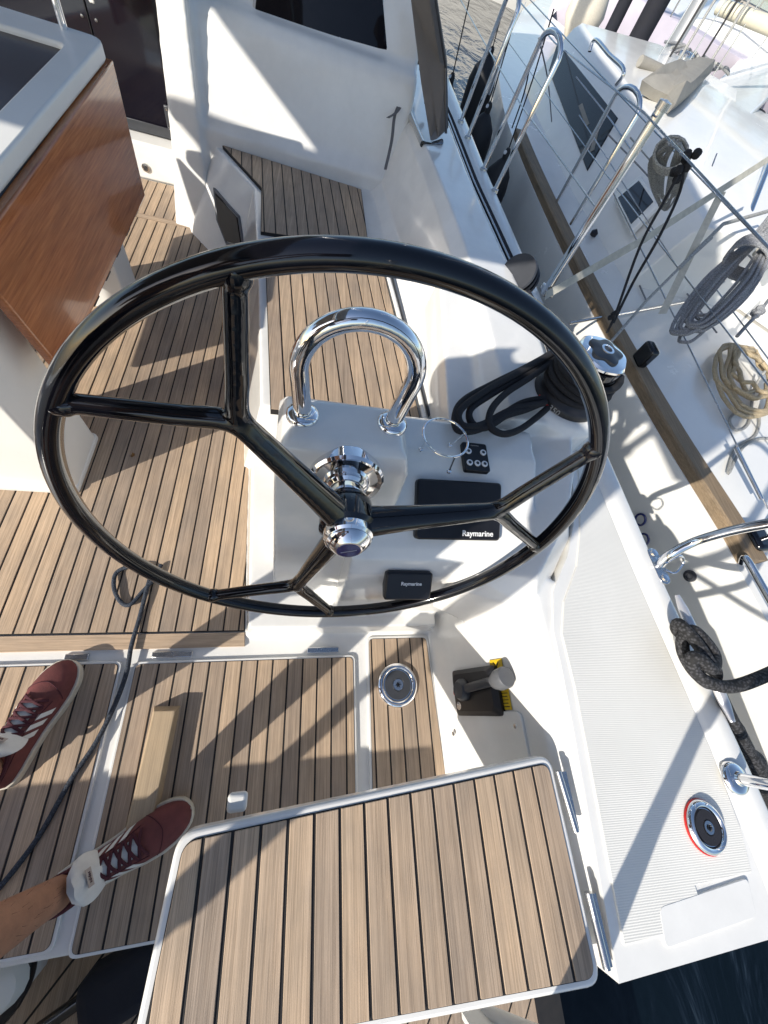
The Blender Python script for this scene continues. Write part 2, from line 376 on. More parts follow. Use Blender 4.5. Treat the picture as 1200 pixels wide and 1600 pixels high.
# backrest and coaming
def sec(y):
    xb = interp([(.7, .47), (.91, .45), (1.72, .39), (2.36, .315), (2.7, .28)], y); xo = interp([(.7, .86), (1.27, .81), (1.53, .765), (2.06, .715), (2.72, .685)], y)
    zt = interp([(.7, .58), (1.1, .63), (1.6, .65), (2.7, .66)], y)
    return [Vector((xb - .06, y, .1)), Vector((xb - .01, y, .365)), Vector((xb + .035, y, .41)), Vector((xb + .11, y, zt - .04)), Vector((xb + .15, y, zt)), Vector((xo - .05, y, zt - .005)), Vector((xo, y, zt - .045)), Vector((xo + .02, y, .44)), Vector((xo + .02, y, .1))]
mb.loft([sec(y) for y in (.72, .95, 1.2, 1.5, 1.8, 2.1, 2.4, 2.75, 3.4, 4.2)])
# winch island running aft into the side deck
mb.loft([[Vector(p) for p in ((.45, 1.35, .2), (.9, 1.35, .2), (.98, 1.05, .2), (.87, .56, .2), (.805, .38, .2), (.635, .165, .2), (.45, .25, .2))],
         [Vector(p) for p in ((.45, 1.35, .47), (.89, 1.35, .47), (.97, 1.05, .47), (.855, .56, .47), (.79, .385, .47), (.635, .18, .45), (.45, .27, .36))],
         [Vector(p) for p in ((.45, 1.3, .61), (.83, 1.3, .61), (.91, 1.03, .585), (.79, .56, .565), (.735, .42, .553), (.62, .255, .51), (.45, .31, .42))]])
mb.lathe([(.155, -.2), (.15, .0), (.135, .02), (.12, .026)], (.828, .838, .57), (0, 0, 1), 32)
# footwell wall up to the side deck
mb.loft([[Vector((.505, y, -.1)), Vector((.508, y, 0)), Vector((.545, y, .15)), Vector((.6, y, .43)), Vector((.63, y, .478)), Vector((.8, y, .478)), Vector((.8, y, -.1))] for y in (-.46, .26)])
mb.prism([(.3, .3), (.62, .3), (.62, .6), (.3, .6)], .1, .4)
mould = tag(mb.build('cockpit_moulding', GEL, remesh=.006, sm=4), kind='structure')

# --- side deck with its raised edge and the topside below it
def dsec(y, xin):
    g = gx(y); s = .0
    return [(xin, DZ - .2), (xin, DZ - .004), (g - .085, DZ - .004), (g - .075, DZ + .004), (g - .068, DZ + .008), (g - .02, DZ + .014), (g - .006, DZ + .008), (g, DZ - .008), (g + .006, DZ - .06), (g - .005, DZ - .25), (g - .05, DZ - .75), (g - .12, WL - .3), (xin, WL - .3)]
ys = [-.47 + i * .1 for i in range(0, 30)] + [2.7 + i * .45 for i in range(14)]
def xin(y): return interp([(-.47, .605), (-.02, .645), (.2, .655), (.3, .74), (.4, .8), (.56, .86), (1.05, .9), (1.35, .8), (2.7, .65), (9, -.5)], y)
tag(MB().loft([[Vector((p[0], y, p[1])) for p in dsec(y, xin(y))] for y in ys]).build('side_deck', GEL, bevel=0, ang=35), kind='structure')
yy = [-.425, -.3, -.15, 0, .12, .2, .3, .4, .5, .62, .78]
def xo_(y): return gx(y) - .085 - max(0, (y - .55)) * .03
ins = [(interp([(-.425, .632), (-.02, .668), (.16, .672), (.3, .775), (.4, .82), (.56, .875), (.8, .935)], y), y) for y in yy]
outs = [(xo_(y), y) for y in yy]
# the sheet stays clear of the recess in the quarter
nsp = ins[::-1] + [(.632, -.425), (.83, -.425), (.83, -.37), (.985, -.37), (1.0, -.30)] + outs[2:]
nsp = [p for i, p in enumerate(nsp) if i == 0 or (Vector(p) - Vector(nsp[i - 1])).length > .004]
tag(MB().prism(nsp, DZ - .02, DZ).build('non_skid_deck', NONSKID, smooth=False, bevel=.0015, seg=2), kind='structure')
tag(MB().prism(rrect(ccw([(at(1030, 1418, DZ).x, at(1030, 1418, DZ).y), (at(1168, 1372, DZ).x, at(1168, 1372, DZ).y), (at(1182, 1432, DZ).x, at(1182, 1432, DZ).y), (at(1040, 1482, DZ).x, at(1040, 1482, DZ).y)]), .012), DZ - .02, DZ + .0006).build('quarter_pad', GEL, bevel=.0005), kind='structure')
# transom below the deck's aft edge
mb = MB(); mb.box((-.85, -.43, -.33), (2.9, .06, .6))
tag(mb.build('transom', GELM, bevel=.01), kind='structure')

# --- bulkhead and coachroof ahead of the bench
mb = MB()
mb.loft([[Vector(p) for p in ((-.63, y0, z), (.44, y0 - .03, z), (.44, 4.2, z), (-.63, 4.2, z))] for y0, z in ((2.42, .2), (2.43, .42), (2.46, .47), (2.53, .74), (2.56, .775), (2.63, .79), (2.72, 1.1))])
mb.loft([[Vector(p) for p in ((x0, y0, z), (-.52, y0 - .03, z), (-.52, 3.4, z), (x0, 3.4, z))] for x0, y0, z in ((-.72, 2.37, -.05), (-.665, 2.42, .35), (-.64, 2.5, .8), (-.63, 2.6, 1.1))])
tag(mb.build('bulkhead', GEL, remesh=.012, sm=5), kind='structure')
tag(MB().loft([[Vector((x, y, z)) for y, z in ((3.12, .2), (3.08, 1.09), (3.13, 1.13), (6.5, 1.0), (8, .6), (8, .2))] for x in (-2.0, .42)]).build('coachroof', GEL, bevel=.03, seg=3), kind='structure')
mb = MB(); mb.box((-1.2, 2.83, .08), (1.15, .16, .17))
tag(mb.build('companionway_sill', GEL, bevel=.012, seg=3), kind='structure')
mb = MB(); mb.box((-1.98, 2.83, .5), (.4, .16, 1.1))
tag(mb.build('bulkhead_wing', GEL, bevel=.012, seg=3), kind='structure')
# port bench, mostly out of the picture
mb = MB(); mb.prism([(-2.5, .3), (-1.55, .3), (-1.55, 2.7), (-2.5, 2.7)], -.05, .37); mb.box((-2.35, 1.5, .4), (.3, 2.4, .5))
tag(mb.build('port_bench', GEL, bevel=.02, seg=3), kind='structure')
# port quarter deck; the added bench that shades the hatches comes further below
mb = MB(); mb.prism([(-3.1, -1.35), (-2.28, -1.35), (-2.28, 3), (-2.7, 7), (-3.0, 7), (-3.1, 3)], WL - .2, .487)
tag(mb.build('port_deck', GEL, bevel=.02), kind='structure')

# --- teak laid on the sole and benches
PITCH, GAP = .0465, .0052
def teakfield(name, poly, x0, ang=0., z=0., pitch=PITCH, border=None, thick=.018, edge=None):
    base = MB().prism(poly, z - thick, z - .0022).build(name, CAULK, smooth=False); tag(base, kind='structure')
    planks(base, inset(ccw(poly), .003), x0, pitch, GAP, ang, z - .008, z)
    return base
SX = at(348.3, 988).x
sole = teakfield('cockpit_sole', [(-1.75, .2205), (-.128, .2205), (-.18, .9), (-.30, 1.95), (-.5, 2.36), (-1.75, 2.36)], SX)
MB().prism([(-1.75, .174), (-.1235, .174), (-.128, .2165), (-1.75, .2165)], -.018, .0005).build('plank', TEAKX, sole, smooth=False, bevel=.0007, seg=1)
sole2 = teakfield('companionway_sole', [(-1.75, 2.40), (-.5, 2.40), (-.5, 2.745), (-1.75, 2.745)], SX + .02)
MB().prism([(-1.75, 2.363), (-.5, 2.363), (-.5, 2.397), (-1.75, 2.397)], -.018, .001).build('plank', TEAKX, sole2, smooth=False, bevel=.0007, seg=1)
def bx(px, py): v = at(px, py, .377); return (v.x, v.y)
BA = R_(5.9)
dirb = Vector((-math.sin(BA), math.cos(BA)))
A1 = Vector(bx(422, 628)); W = .50
perp = Vector((math.cos(BA), math.sin(BA)))
a0 = A1 - dirb * .03; b0 = a0 + perp * W - dirb * .04
bench1 = teakfield('bench_seat', [tuple(a0), tuple(b0), tuple(b0 + dirb * .97), tuple(a0 + dirb * .9)], a0.x * math.cos(BA) + a0.y * math.sin(BA), BA, .377, thick=.022)
c0 = Vector((-.2, 1.775)); c1 = c0 + perp * .47 + dirb * .02
bench2 = teakfield('forward_bench_seat', [tuple(c0), tuple(c1), (.245, 2.36), (-.435, 2.425), (-.228, 2.125)], a0.x * math.cos(BA) + a0.y * math.sin(BA), BA, .377, thick=.022)
# teak on the lower bathing platform behind the hatches
plat = MB().prism([(-2.2, -1.9), (1.0, -1.9), (1.0, -.47), (-2.2, -.47)], -.52, -.4022).build('bathing_platform', CAULK, smooth=False); tag(plat, kind='structure')
planks(plat, [(-1.6, -1.4), (.9, -1.4), (.9, -.5), (-1.6, -.5)], -1.6, .06, .006, R_(-38), -.41, -.4)

# ================================================================== THINGS ON BOARD
def hatch(name, poly, x0, label, group=None, ro=.02, z=.004):
    t = thing(name, label, 'hatch', (sum(p[0] for p in poly) / len(poly), sum(p[1] for p in poly) / len(poly), 0), group)
    q = ccw(poly)
    MB().prism(rrect(q, ro), -.0205, z - .003).build('frame', GEL, t, bevel=.002)
    MB().prism(rrect(inset(q, .007), ro * .8), -.016, z - .0017).build('caulking', CAULK, t, smooth=False)
    planks(t, rrect(inset(q, .008), ro * .75), x0, PITCH, GAP, 0, -.012, z)
    return t
hx = [at(300 + v / 2.857, 1000 + 650 / 2.857).x for v in (165, 688)]
ht = hatch('floor_hatch', [(-.427, -.478), (.232, -.478), (.232, .138), (-.427, .138)], hx[0], 'teak slatted floor hatch with a wooden foot chock, beside the round filler')
# wooden foot chock on the hatch
A = at(256, 1103, .045); B = at(205, 1330, .045); d = (A - B).normalized(); s = Vector((d.y, -d.x, 0))
mb = MB(); rings = []
for P, k in ((A, 1), (B, 1)):
    rings.append([P - s * .036 + Vector((0, 0, -.043)), P + s * .034 + Vector((0, 0, -.043)), P + s * .031, P - s * .022])
rings[0][2] -= d * .012; rings[0][3] -= d * .012
mb.loft(rings).build('foot_chock', CHOCK, ht, smooth=False, bevel=.002)
hang(ht)
ht2 = hatch('floor_hatch', [(-1.05, -.462), (-.457, -.462), (-.457, .142), (-1.05, .142)], -.457, 'teak slatted floor hatch at left under the person in sneakers'); hang(ht2)
# hinges between sole and hatches
for px0, px1, nm in ((100, 138, 'small steel hinge at the edge of the left floor hatch'), (236, 300, 'long flat steel hinge between sole and hatch near the rope'), (480, 530, 'flat steel hinge at the right end of the foot chock hatch')):
    a = at(px0, 1027); b = at(px1, 1024); c = (a + b) / 2
    tag(MB().box((c.x, .156, -.006), ((b - a).length, .018, .01)).build('hinge', STEEL, bevel=.002), nm, 'hinge')
strip = hatch('filler_panel', [(.268, -.36), (.522, -.36), (.497, .195), (.274, .195)], .274 + .03 - .042 * 7, 'narrow teak panel with a round chrome filler, below the small display', z=.003)
strip['category'] = 'panel'; hang(strip)

def filler(name, o, n, r, label, blue=False, group='round deck fillers'):
    t = thing(name, label, 'filler cap', o, group); n = Vector(n)
    MB().lathe([(r, 0), (r, .003), (r * .97, .007), (r * .9, .011), (r * .83, .0125), (r * .76, .011), (r * .72, .0085), (r * .69, .005), (0, .005)], o, n, 40).build('ring', CHROME, t)
    MB().lathe([(r * .66, .0045), (r * .64, .0088), (r * .3, .0095), (r * .27, .0075), (0, .0075)], o, n, 36).build('cap', GRAPH if not blue else NAVY, t)
    MB().lathe([(r * .26, .007), (r * .25, .0105), (r * .15, .0105), (r * .14, .008), (0, .008)], o, n, 24).build('key_socket', STEEL, t)
    mb = MB()
    for k in range(3): mb.box(Vector(o) + n * .0105, (r * .22, r * .05, .0015), Matrix.Rotation(k * math.pi / 3, 3, 'Z'))
    mb.build('key_slot', BLACKP, t, smooth=False)
    return t
t = filler('deck_filler', at(621, 1070, .003), (0, 0, 1), .069, 'round chrome filler cap with grey centre set in the narrow teak panel'); hang(t)
o = at(1104, 1292, DZ + .006)
MB_s = MB().lathe([(.085, -.012), (.083, .001), (.075, .0035), (0, .0035)], (o.x, o.y, DZ - .001), (0, 0, 1), 40)
t = filler('deck_filler', Vector((o.x, o.y, DZ + .002)), (0, 0, 1), .048, 'round filler cap with red rim and dark centre on the white deck corner', True)
MB().lathe([(.0492, 0), (.0492, .003), (.0475, .004), (.0475, 0)], (o.x - .0015, o.y, DZ + .001), (0, 0, 1), 40).build('red_seal', RED, t); hang(t)

# helm seat lid, hinged on the side deck
LZ = .48
lid = thing('helm_bench', 'teak slatted helm seat with white edge in the foreground', 'seat', (.2, -.3, LZ))
LP = [(-.172, -.432), (.578, -.472), (.572, -.128), (-.152, -.178)]
MB().prism(rrect(LP, .03, 6), LZ - .034, LZ - .004).build('frame', GEL, lid, bevel=.006, seg=3)
MB().prism(rrect(inset(LP, .012), .022, 6), LZ - .01, LZ - .0022).build('caulking', CAULK, lid, smooth=False)
lx = [at(220 + v / 1.579, 1180 + 330 / 1.579, LZ).x for v in (140, 1050)]
planks(lid, rrect(inset(LP, .0135), .02, 6), lx[0] - .002, (lx[1] - lx[0]) / 14 * .967, .0055, R_(.5), LZ - .008, LZ)
for p, q in (((868, 1205), (896, 1300)), ((915, 1395), (944, 1515))):
    a = at(*p, LZ); b = at(*q, LZ); mb = MB(); mb.tube([a + Vector((.006, 0, 0)), b + Vector((.006, 0, 0))], .007, 12)
    mb.box((a + b) / 2 + Vector((.012, 0, .0)), (.012, (a - b).length * .96, .007))
    mb.build('hinge', STEEL, lid)
# rubber stop and strut under the free corner
v = at(371, 1253, .44)
mb = MB(); mb.box(v, (.034, .03, .02)); mb.build('rubber_stop', GELM, lid, bevel=.007, seg=3)
hang(lid)
v = at(842, 1586, .36)
mb = MB(); mb.tube([(v.x - .05, v.y - .06, .2), (v.x + .01, v.y + .0, .44)], .011, 12); mb.box((v.x - .07, v.y - .06, .3), (.05, .012, .2))
tag(mb.build('seat_strut', GELM), 'white folding strut under the aft edge of the helm seat', 'strut')

# ---- helm pedestal
ped = thing('helm_pedestal', 'white moulded helm pedestal behind the steering wheel hub', 'pedestal', (.1, .45, 0))
mb = MB()
def pring(z, y0, y1, xa, xb): return [Vector(p) for p in ((xa, y0, z), (xb, y0, z), (xb, y1, z), (xa, y1, z))]
mb.loft([pring(.05, .318, .62, -.05, .245), pring(.16, .338, .62, -.046, .24), pring(.68, .424, .59, -.042, .236), pring(.722, .434, .565, -.028, .222), pring(.734, .45, .55, -.012, .206)])
body = mb.build('body', GEL, ped, remesh=.005, sm=8)
# grab hoop
fa = at(473, 652, .737); fb = at(611, 666, .737); fa = Vector((.008, .507, .735)); fb = Vector((.19, .512, .735))
leanv = Vector((0, .05, 1)).normalized(); wv = (fb - fa); R0 = wv.length / 2; mid = (fa + fb) / 2; hh = .115
pts = [fa + leanv * (hh * k / 6) - wv.normalized() * (.012 * k / 6) for k in range(6)]
Rr = R0 + .012
pts += [mid + leanv * (hh + Rr * math.sin(a)) - wv.normalized() * (Rr * math.cos(a)) for a in [math.pi * k / 22 for k in range(23)]]
pts += [fb + leanv * (hh * (5 - k) / 6) + wv.normalized() * (.012 * (5 - k) / 6) for k in range(6)]
hoop = MB().tube(pts, .0175, 20).build('grab_rail', CHROME, ped)
for f in (fa, fb):
    MB().lathe([(.032, -.004), (.032, .004), (.028, .009), (.0185, .011), (.018, .014)], f, leanv, 30).build('rail_flange', CHROME, hoop)
hang(ped)
# handle on the pedestal's side
a = atx(650, 735, .243); mb = MB(); mb.box((.243, .47, .60), (.012, .022, .09), Matrix.Rotation(R_(-20), 3, 'X'))
tag(mb.build('brake_lever', BLACKP, bevel=.004, seg=3), 'slim black lever on the side of the white pedestal', 'lever')

# ---- steering wheel
C = Vector((.1035, .3051, .6765)); az, el = -.0041, .1638; RW = .45; RT = .0152
n_ = Vector((math.sin(az) * math.cos(el), -math.cos(az) * math.cos(el), math.sin(el))); u_ = Vector((0, 0, 1)).cross(n_).normalized(); v_ = n_.cross(u_)
def wp(r, deg, off=0.): return C + (u_ * math.cos(R_(deg)) + v_ * math.sin(R_(deg))) * r + n_ * off
wh = thing('steering_wheel', 'large glossy black steering wheel with forked spokes', 'wheel', C)
rim = MB(); rings = []
NR = 160
for i in range(NR):
    a = 360 * i / NR; ring = []
    for k in range(18):
        th = 2 * math.pi * k / 18; cr = RT * math.cos(th); cn = RT * math.sin(th) * 1.05
        if abs(math.cos(th) + 1) < .08: cr += .0012
        ring.append(wp(RW + cr, a, cn))
    rings.append(ring)
rings.append(rings[0])
rim.loft(rings, True, False)
rimo = rim.build('rim', BLACKG, wh)
for J, E1, E2 in ((129, 112.5, 150.2), (14.2, 34.3, -6), (-106.8, -129.5, -88)):
    mb = MB(); j = wp(.288, J)
    N = 12
    mb.tube([wp(.02 + .268 * k / N, J) for k in range(N + 1)], [lerp(.036, .0185, min(1, (k / N) ** .6)) for k in range(N + 1)], 16, flat=.8)
    mb.lathe([(.0, -.016), (.014, -.012), (.017, 0), (.014, .012), (0, .016)], j, n_, 16)
    for e in (E1, E2):
        q = wp(RW - .003, e)
        pts = catmull([wp(.255, J), j + (q - j) * .06, lerp(j, q, .35), lerp(j, q, .7), q], 5)
        mb.tube(pts, [lerp(.0168, .0132, i / (len(pts) - 1)) for i in range(len(pts))], 12)
        mb.lathe([(0, -.018), (.0165, -.01), (.0172, 0), (.0165, .01), (0, .018)], wp(RW - .006, e), (q - j), 12)
    mb.build('spoke', BLACKG, wh, remesh=.003, sm=10)
hub = MB().lathe([(.042, -.055), (.05, -.04), (.054, -.015), (.055, .012), (.049, .018), (.0, .018)], C, n_, 40).build('hub', BLACKG, wh)
cap = MB().lathe([(.0455, .012), (.047, .018), (.0465, .034), (.0415, .0385), (.0435, .042), (.0425, .046), (.026, .06), (.0235, .061), (0, .061)], C, n_, 44).build('hub_cap', CHROME, wh)
MB().lathe([(.0228, .0605), (.022, .0622), (0, .0626)], C, n_, 36).build('badge', BLUE, cap)
mb = MB(); mb.box(C + n_ * .0628, (.03, .0016, .0008), basis((0, 0, 0), (u_ * .93 + v_ * .37), n_.cross(u_ * .93 + v_ * .37)).to_3x3()); mb.build('badge_lettering', GREYPR, cap, smooth=False)
hang(wh)
ax = thing('wheel_axle', 'polished steel flange and axle between wheel and pedestal', 'axle', C - n_ * .1)
MB().lathe([(.078, -.13), (.079, -.104), (.074, -.0985), (.066, -.1025), (.05, -.0985), (.046, -.092), (0, -.092)], C, n_, 44).build('flange', CHROME, ax)
MB().lathe([(.043, -.105), (.042, -.085), (.036, -.08), (.036, -.062), (.041, -.058), (.041, -.04), (0, -.04)], C, n_, 36).build('shaft', CHROME, ax)
hang(ax)

# ---- instruments on the pod
pn = Vector((0, -.4539, .8910)).normalized(); px_ = Vector((1, 0, 0)); py_ = pn.cross(px_)
def onpod(px, py, y0=.335, z0=.459, slope=.5095):
    d = ray(px, py); t = (z0 - H + (0 - y0) * slope - 0) ; t = (z0 - slope * y0 - H) / (d.z - slope * d.y); return CAM + d * t
cs = [onpod(*q) for q in ((648, 749), (775, 755), (779, 845), (646, 841))]
c = sum(cs, Vector()) / 4; mw = ((cs[1] - cs[0]).length + (cs[2] - cs[3]).length) / 2; mh = ((cs[0] - cs[3]).length + (cs[1] - cs[2]).length) / 2
xd = ((cs[1] - cs[0]) + (cs[2] - cs[3])).normalized()
M = basis(c, xd, py_)
t = thing('chartplotter', 'wide black covered chartplotter on the sloping helm panel', 'display', c)
def rr(w_, h_, r): return rrect([(-w_ / 2, -h_ / 2), (w_ / 2, -h_ / 2), (w_ / 2, h_ / 2), (-w_ / 2, h_ / 2)], r)
b_ = MB(); b_.loft([[M @ Vector((*p, 0)) for p in rr(mw, mh, .012)], [M @ Vector((*p, .016)) for p in rr(mw, mh, .012)], [M @ Vector((*p, .02)) for p in rr(mw - .008, mh - .008, .01)]])
b_.build('cover', BLACKP, t, ang=30)
text('Raymarine', .0212, M @ Matrix.Translation((mw * .22, -mh * .385, .0206)), WHITEP, t, bold=True)
hang(t)
# small display on the lower face
sl2 = (.395 - .22) / (.262 - .215)
pz = Vector((0, -sl2, 1)).normalized(); qn = Vector((0, -.966, .259))
cpt = aty(638, 911, .232); cpt = aty(636, 913, .272)
ny = Vector((0, -.60, .80)); yv = ny.cross(Vector((1, 0, 0)))
M = basis(cpt, (1, 0, 0), yv)
t = thing('instrument_display', 'small black covered instrument display below the chartplotter', 'display', cpt)
b_ = MB(); b_.loft([[M @ Vector((*p, z)) for p in rr(w_, h_, .01)] for w_, h_, z in ((.11, .06, -.05), (.13, .078, .0), (.13, .078, .013), (.12, .068, .018))])
b_.build('cover', BLACKP, t, ang=30)
text('Raymarine', .0135, M @ Matrix.Translation((.006, .008, .0186)), WHITEP, t, bold=True)
hang(t)
# keypad
kc = [at(*q, .583) for q in ((720, 697), (756, 697), (766, 736), (726, 733))]; c = sum(kc, Vector()) / 4
M = basis(c + Vector((0, 0, .0)), (1, .0, 0), (0, 1, .07))
t = thing('keypad', 'small black keypad with five round buttons beside the chrome ring', 'keypad', c)
b_ = MB(); b_.loft([[M @ Vector((*p, z)) for p in rr(.072, .086, .007)] for z in (-.01, .007)]); b_.build('panel', BLACKP, t, bevel=.002)
for x, y in ((-.021, .014), (.022, .014), (-.022, -.021), (0, -.021), (.021, -.021)):
    bt = MB().lathe([(.0088, .006), (.0086, .0098), (.0075, .0102), (0, .0102)], M @ Vector((x, y, 0)), M.to_3x3() @ Vector((0, 0, 1)), 18).build('button', WHITEP, t)
    MB().lathe([(.0045, .0098), (.0044, .0107), (0, .0107)], M @ Vector((x, y, 0)), M.to_3x3() @ Vector((0, 0, 1)), 12).build('button_symbol', GRAPH, bt)
text('raymarine', .0058, M @ Matrix.Translation((.0, .034, .0074)), GREYPR, t)
hang(t)
# chrome cup holder ring on three legs
c = at(697, 682, .65); c = Vector((.352, .562, .652)); r = .058
t = thing('cup_holder', 'thin chrome cup holder ring on legs above the keypad', 'cup holder', (c.x, c.y, .585))
MB().tube([c + Vector((math.cos(a), math.sin(a), 0)) * r for a in [2 * math.pi * k / 48 for k in range(48)]], .0027, 8, True).build('ring', CHROME, t)
for a, f in ((200, at(657, 703, .584)), (285, at(701, 737, .584)), (20, at(703, 696, .584))):
    p = c + Vector((math.cos(R_(a)), math.sin(R_(a)), 0)) * r
    mb = MB(); mb.tube([f, p], .0027, 8); mb.lathe([(.0065, 0), (.006, .004), (.003, .006)], f, (0, 0, 1), 12); mb.build('leg', CHROME, t)
hang(t)

# ---- engine control on the footwell wall
wn = Vector((-.98, 0, .21)).normalized()
def onwall(px, py):
    # wall runs from x=.508,z=0 to x=.60,z=.43
    k = .092 / .43; d = ray(px, py); tt = (.508 + k * H - 0) / (d.x - k * d.z); return CAM + d * tt
c = onwall(747, 1080); yd = Vector((0, 1, 0)); xd = yd.cross(wn)
M = basis(c, xd, yd)
M = basis(c, (Vector((-.214, 0, -1))).normalized() * -1, yd)
if (M.to_3x3() @ Vector((0, 0, 1))).x > 0: M = basis(c, (Vector((-.214, 0, -1))).normalized(), yd)
wn = M.to_3x3() @ Vector((0, 0, 1))
sgn = -1 if M[2][0] < 0 else 1
t = thing('engine_throttle', 'black engine throttle with grey knob on the white footwell wall', 'throttle', c)
b_ = MB(); b_.loft([[M @ Vector((*p, z)) for p in rr(w_, h_, r_)] for w_, h_, r_, z in ((.2, .125, .012, 0), (.2, .125, .012, .012), (.17, .1, .02, .024))]); b_.build('plate', BLACKP, t, ang=30)
boss = M @ Vector((-.035 * sgn, .006, .02)); kn = at(783, 1061, .355)
MB().lathe([(.03, 0), (.03, .015), (.022, .026), (0, .028)], boss, wn, 28).build('boss', GRAPH, t)
lv = MB().tube(catmull([boss + wn * .012, lerp(boss, kn, .4) + wn * .012, lerp(boss, kn, .8) + wn * .004, kn], 5), [.0125] * 10 + [.012] * 6, 14, flat=.7).build('lever', GRAPH, t)
ka = (kn - boss).normalized()
MB().lathe([(.013, -.034), (.02, -.028), (.024, -.014), (.0265, -.008), (.0265, .02), (.024, .025), (0, .026)], kn, (ka + Vector((0, .1, .25))).normalized(), 30).build('knob', GREYP, lv)
MB().lathe([(.009, .0), (.009, .008), (0, .01)], M @ Vector((-.075 * sgn, .0, .02)), wn, 16).build('neutral_button', RED, t)
MB().lathe([(.011, .0), (.011, .004), (0, .005)], M @ Vector((-.07 * sgn, -.036, .02)), wn, 16).build('key_switch', STEEL, t)
hang(t)
for px, py, w_, h_, txt, nm in ((776, 1040, .05, .032, 'N', 'small yellow warning label above the throttle knob'), (786, 1091, .055, .055, 'lines', 'yellow printed label beside the lower edge of the throttle plate')):
    p = onwall(px, py); M2 = M.copy()
    for i in range(3): M2[i][3] = p[i] + wn[i] * .0005
    t = thing('warning_label', nm, 'label', p)
    b_ = MB(); b_.loft([[M2 @ Vector((x, y, z)) for x, y in ((-w_ / 2, -h_ / 2), (w_ / 2, -h_ / 2), (w_ / 2, h_ / 2), (-w_ / 2, h_ / 2))] for z in (0, .0012)]); b_.build('plate', YELLOW, t, smooth=False)
    mb = MB()
    if txt == 'lines':
        for k in range(6): mb.box(M2 @ Vector((0, -.02 + k * .008, .0015)), (w_ * (.8 - .1 * (k % 2)), .002, .0005), M2.to_3x3())
    else:
        for k in range(2): mb.box(M2 @ Vector((-.005 + .01 * k, .002, .0015)), (.003, .018, .0005), M2.to_3x3() @ Matrix.Rotation(R_(35 - 70 * k), 3, 'Z'))
    mb.build('print', BLACKP, t, smooth=False); hang(t)
# access panel with two screws
c = onwall(768, 1160); M2 = M.copy()
for i in range(3): M2[i][3] = c[i] + wn[i] * .001
t = thing('access_panel', 'white access panel with two screws below the throttle', 'panel', c)
b_ = MB(); b_.loft([[M2 @ Vector((*p, z)) for p in rr(.27, .15, .02)] for z in (-.003, .0055)]); b_.build('plate', GEL, t, bevel=.002)
for px, py in ((711, 1146), (808, 1134)):
    p = onwall(px, py); MB().lathe([(.006, .004), (.006, .0072), (.004, .0082), (0, .008)], p, wn, 14).build('screw', STEEL, t)
hang(t)

# ---- winch with its line
wc = Vector((.828, .838, .592)); wa = Vector((.0, 0, 1)).normalized()
t = thing('winch', 'black sheet winch with chrome star top on the coaming', 'winch', wc)
dr = MB().lathe([(.112, 0), (.113, .018), (.107, .026), (.095, .034), (.084, .06), (.078, .095), (.078, .118), (.078, .125), (0, .125)], wc, wa, 44).build('drum', BLACKP, t)
MB().lathe([(.072, .126), (.078, .132), (.076, .15), (.068, .153), (0, .153)], wc, wa, 40).build('self_tailing_jaw', BLACKG, t)
ring = []
rr_ = []
for rad, h in ((.9, .155), (1.0, .158), (1.0, .164), (.93, .17), (.55, .174)):
    rr_.append([wc + Vector((math.cos(a), math.sin(a), 0)) * (.075 * rad * (1 + .025 * math.cos(6 * a))) + wa * h for a in [2 * math.pi * k / 64 for k in range(64)]])
tp = MB().loft(rr_).build('top_plate', CHROME, t)
rr_ = []
for rad, h in ((1, .17), (.97, .1775), (.6, .181)):
    rr_.append([wc + Vector((math.cos(a), math.sin(a), 0)) * (.049 * rad * (1 + .13 * math.cos(5 * a + .6))) + wa * h for a in [2 * math.pi * k / 48 for k in range(48)]])
MB().loft(rr_).build('centre_insert', GRAPH, tp)
MB().lathe([(.0195, .179), (.019, .1835), (.0125, .1838), (.012, .18), (0, .18)], wc, wa, 28).build('handle_socket', CHROME, tp)
for a in (205, 320):
    p = wc + Vector((math.cos(R_(a)), math.sin(R_(a)), 0)) * .1125 + Vector((0, 0, .011)); x = Vector((-math.sin(R_(a)), math.cos(R_(a)), 0))
    MB().box(p, (.045, .003, .005), basis((0, 0, 0), x, x.cross(Vector((0, 0, 1)))).to_3x3()).build('red_stripe', RED, dr, smooth=False)
a = 228; p = wc + Vector((math.cos(R_(a)), math.sin(R_(a)), 0)) * .1135 + Vector((0, 0, .012)); x = Vector((-math.sin(R_(a)), math.cos(R_(a)), 0))
text('350', .026, basis(p, x, (0, 0, 1)), GREYPR, dr)
hang(t)
# black line: turns on the drum and hanks lying over the coaming
def zc(x, y): return interp([(.45, .60), (.6, .602), (.75, .592), (.9, .59)], x)
mb = MB()
coil = []
for k in range(100):
    a = 2 * math.pi * k / 25; coil.append(wc + Vector((math.cos(a), math.sin(a), 0)) * (.094 + .004 * math.sin(a * 2.3)) + Vector((0, 0, .035 + .085 * k / 100)))
mb.tube(coil, .0105, 10)
def hank(pts, r=.0098):
    q = [at(px, py, z) for px, py, z in pts]; mb.tube(catmull(q, 8), r, 10)
hank([(868, 548, .66), (820, 575, .655), (770, 600, .635), (725, 625, .625), (711, 650, .62), (716, 672, .615), (745, 672, .612), (775, 655, .61), (815, 630, .615), (850, 622, .62)])
hank([(870, 556, .655), (815, 588, .64), (765, 618, .628), (735, 640, .62), (738, 662, .615), (760, 668, .618), (790, 650, .622), (822, 640, .62), (852, 628, .618)])
hank([(868, 562, .66), (825, 592, .65), (790, 615, .64), (768, 640, .632), (765, 665, .625), (785, 678, .616), (810, 672, .612), (835, 655, .61), (855, 638, .615)])
hank([(862, 552, .67), (810, 582, .655), (760, 610, .64), (720, 640, .63), (722, 664, .622), (752, 664, .62), (800, 640, .622), (850, 630, .63)])
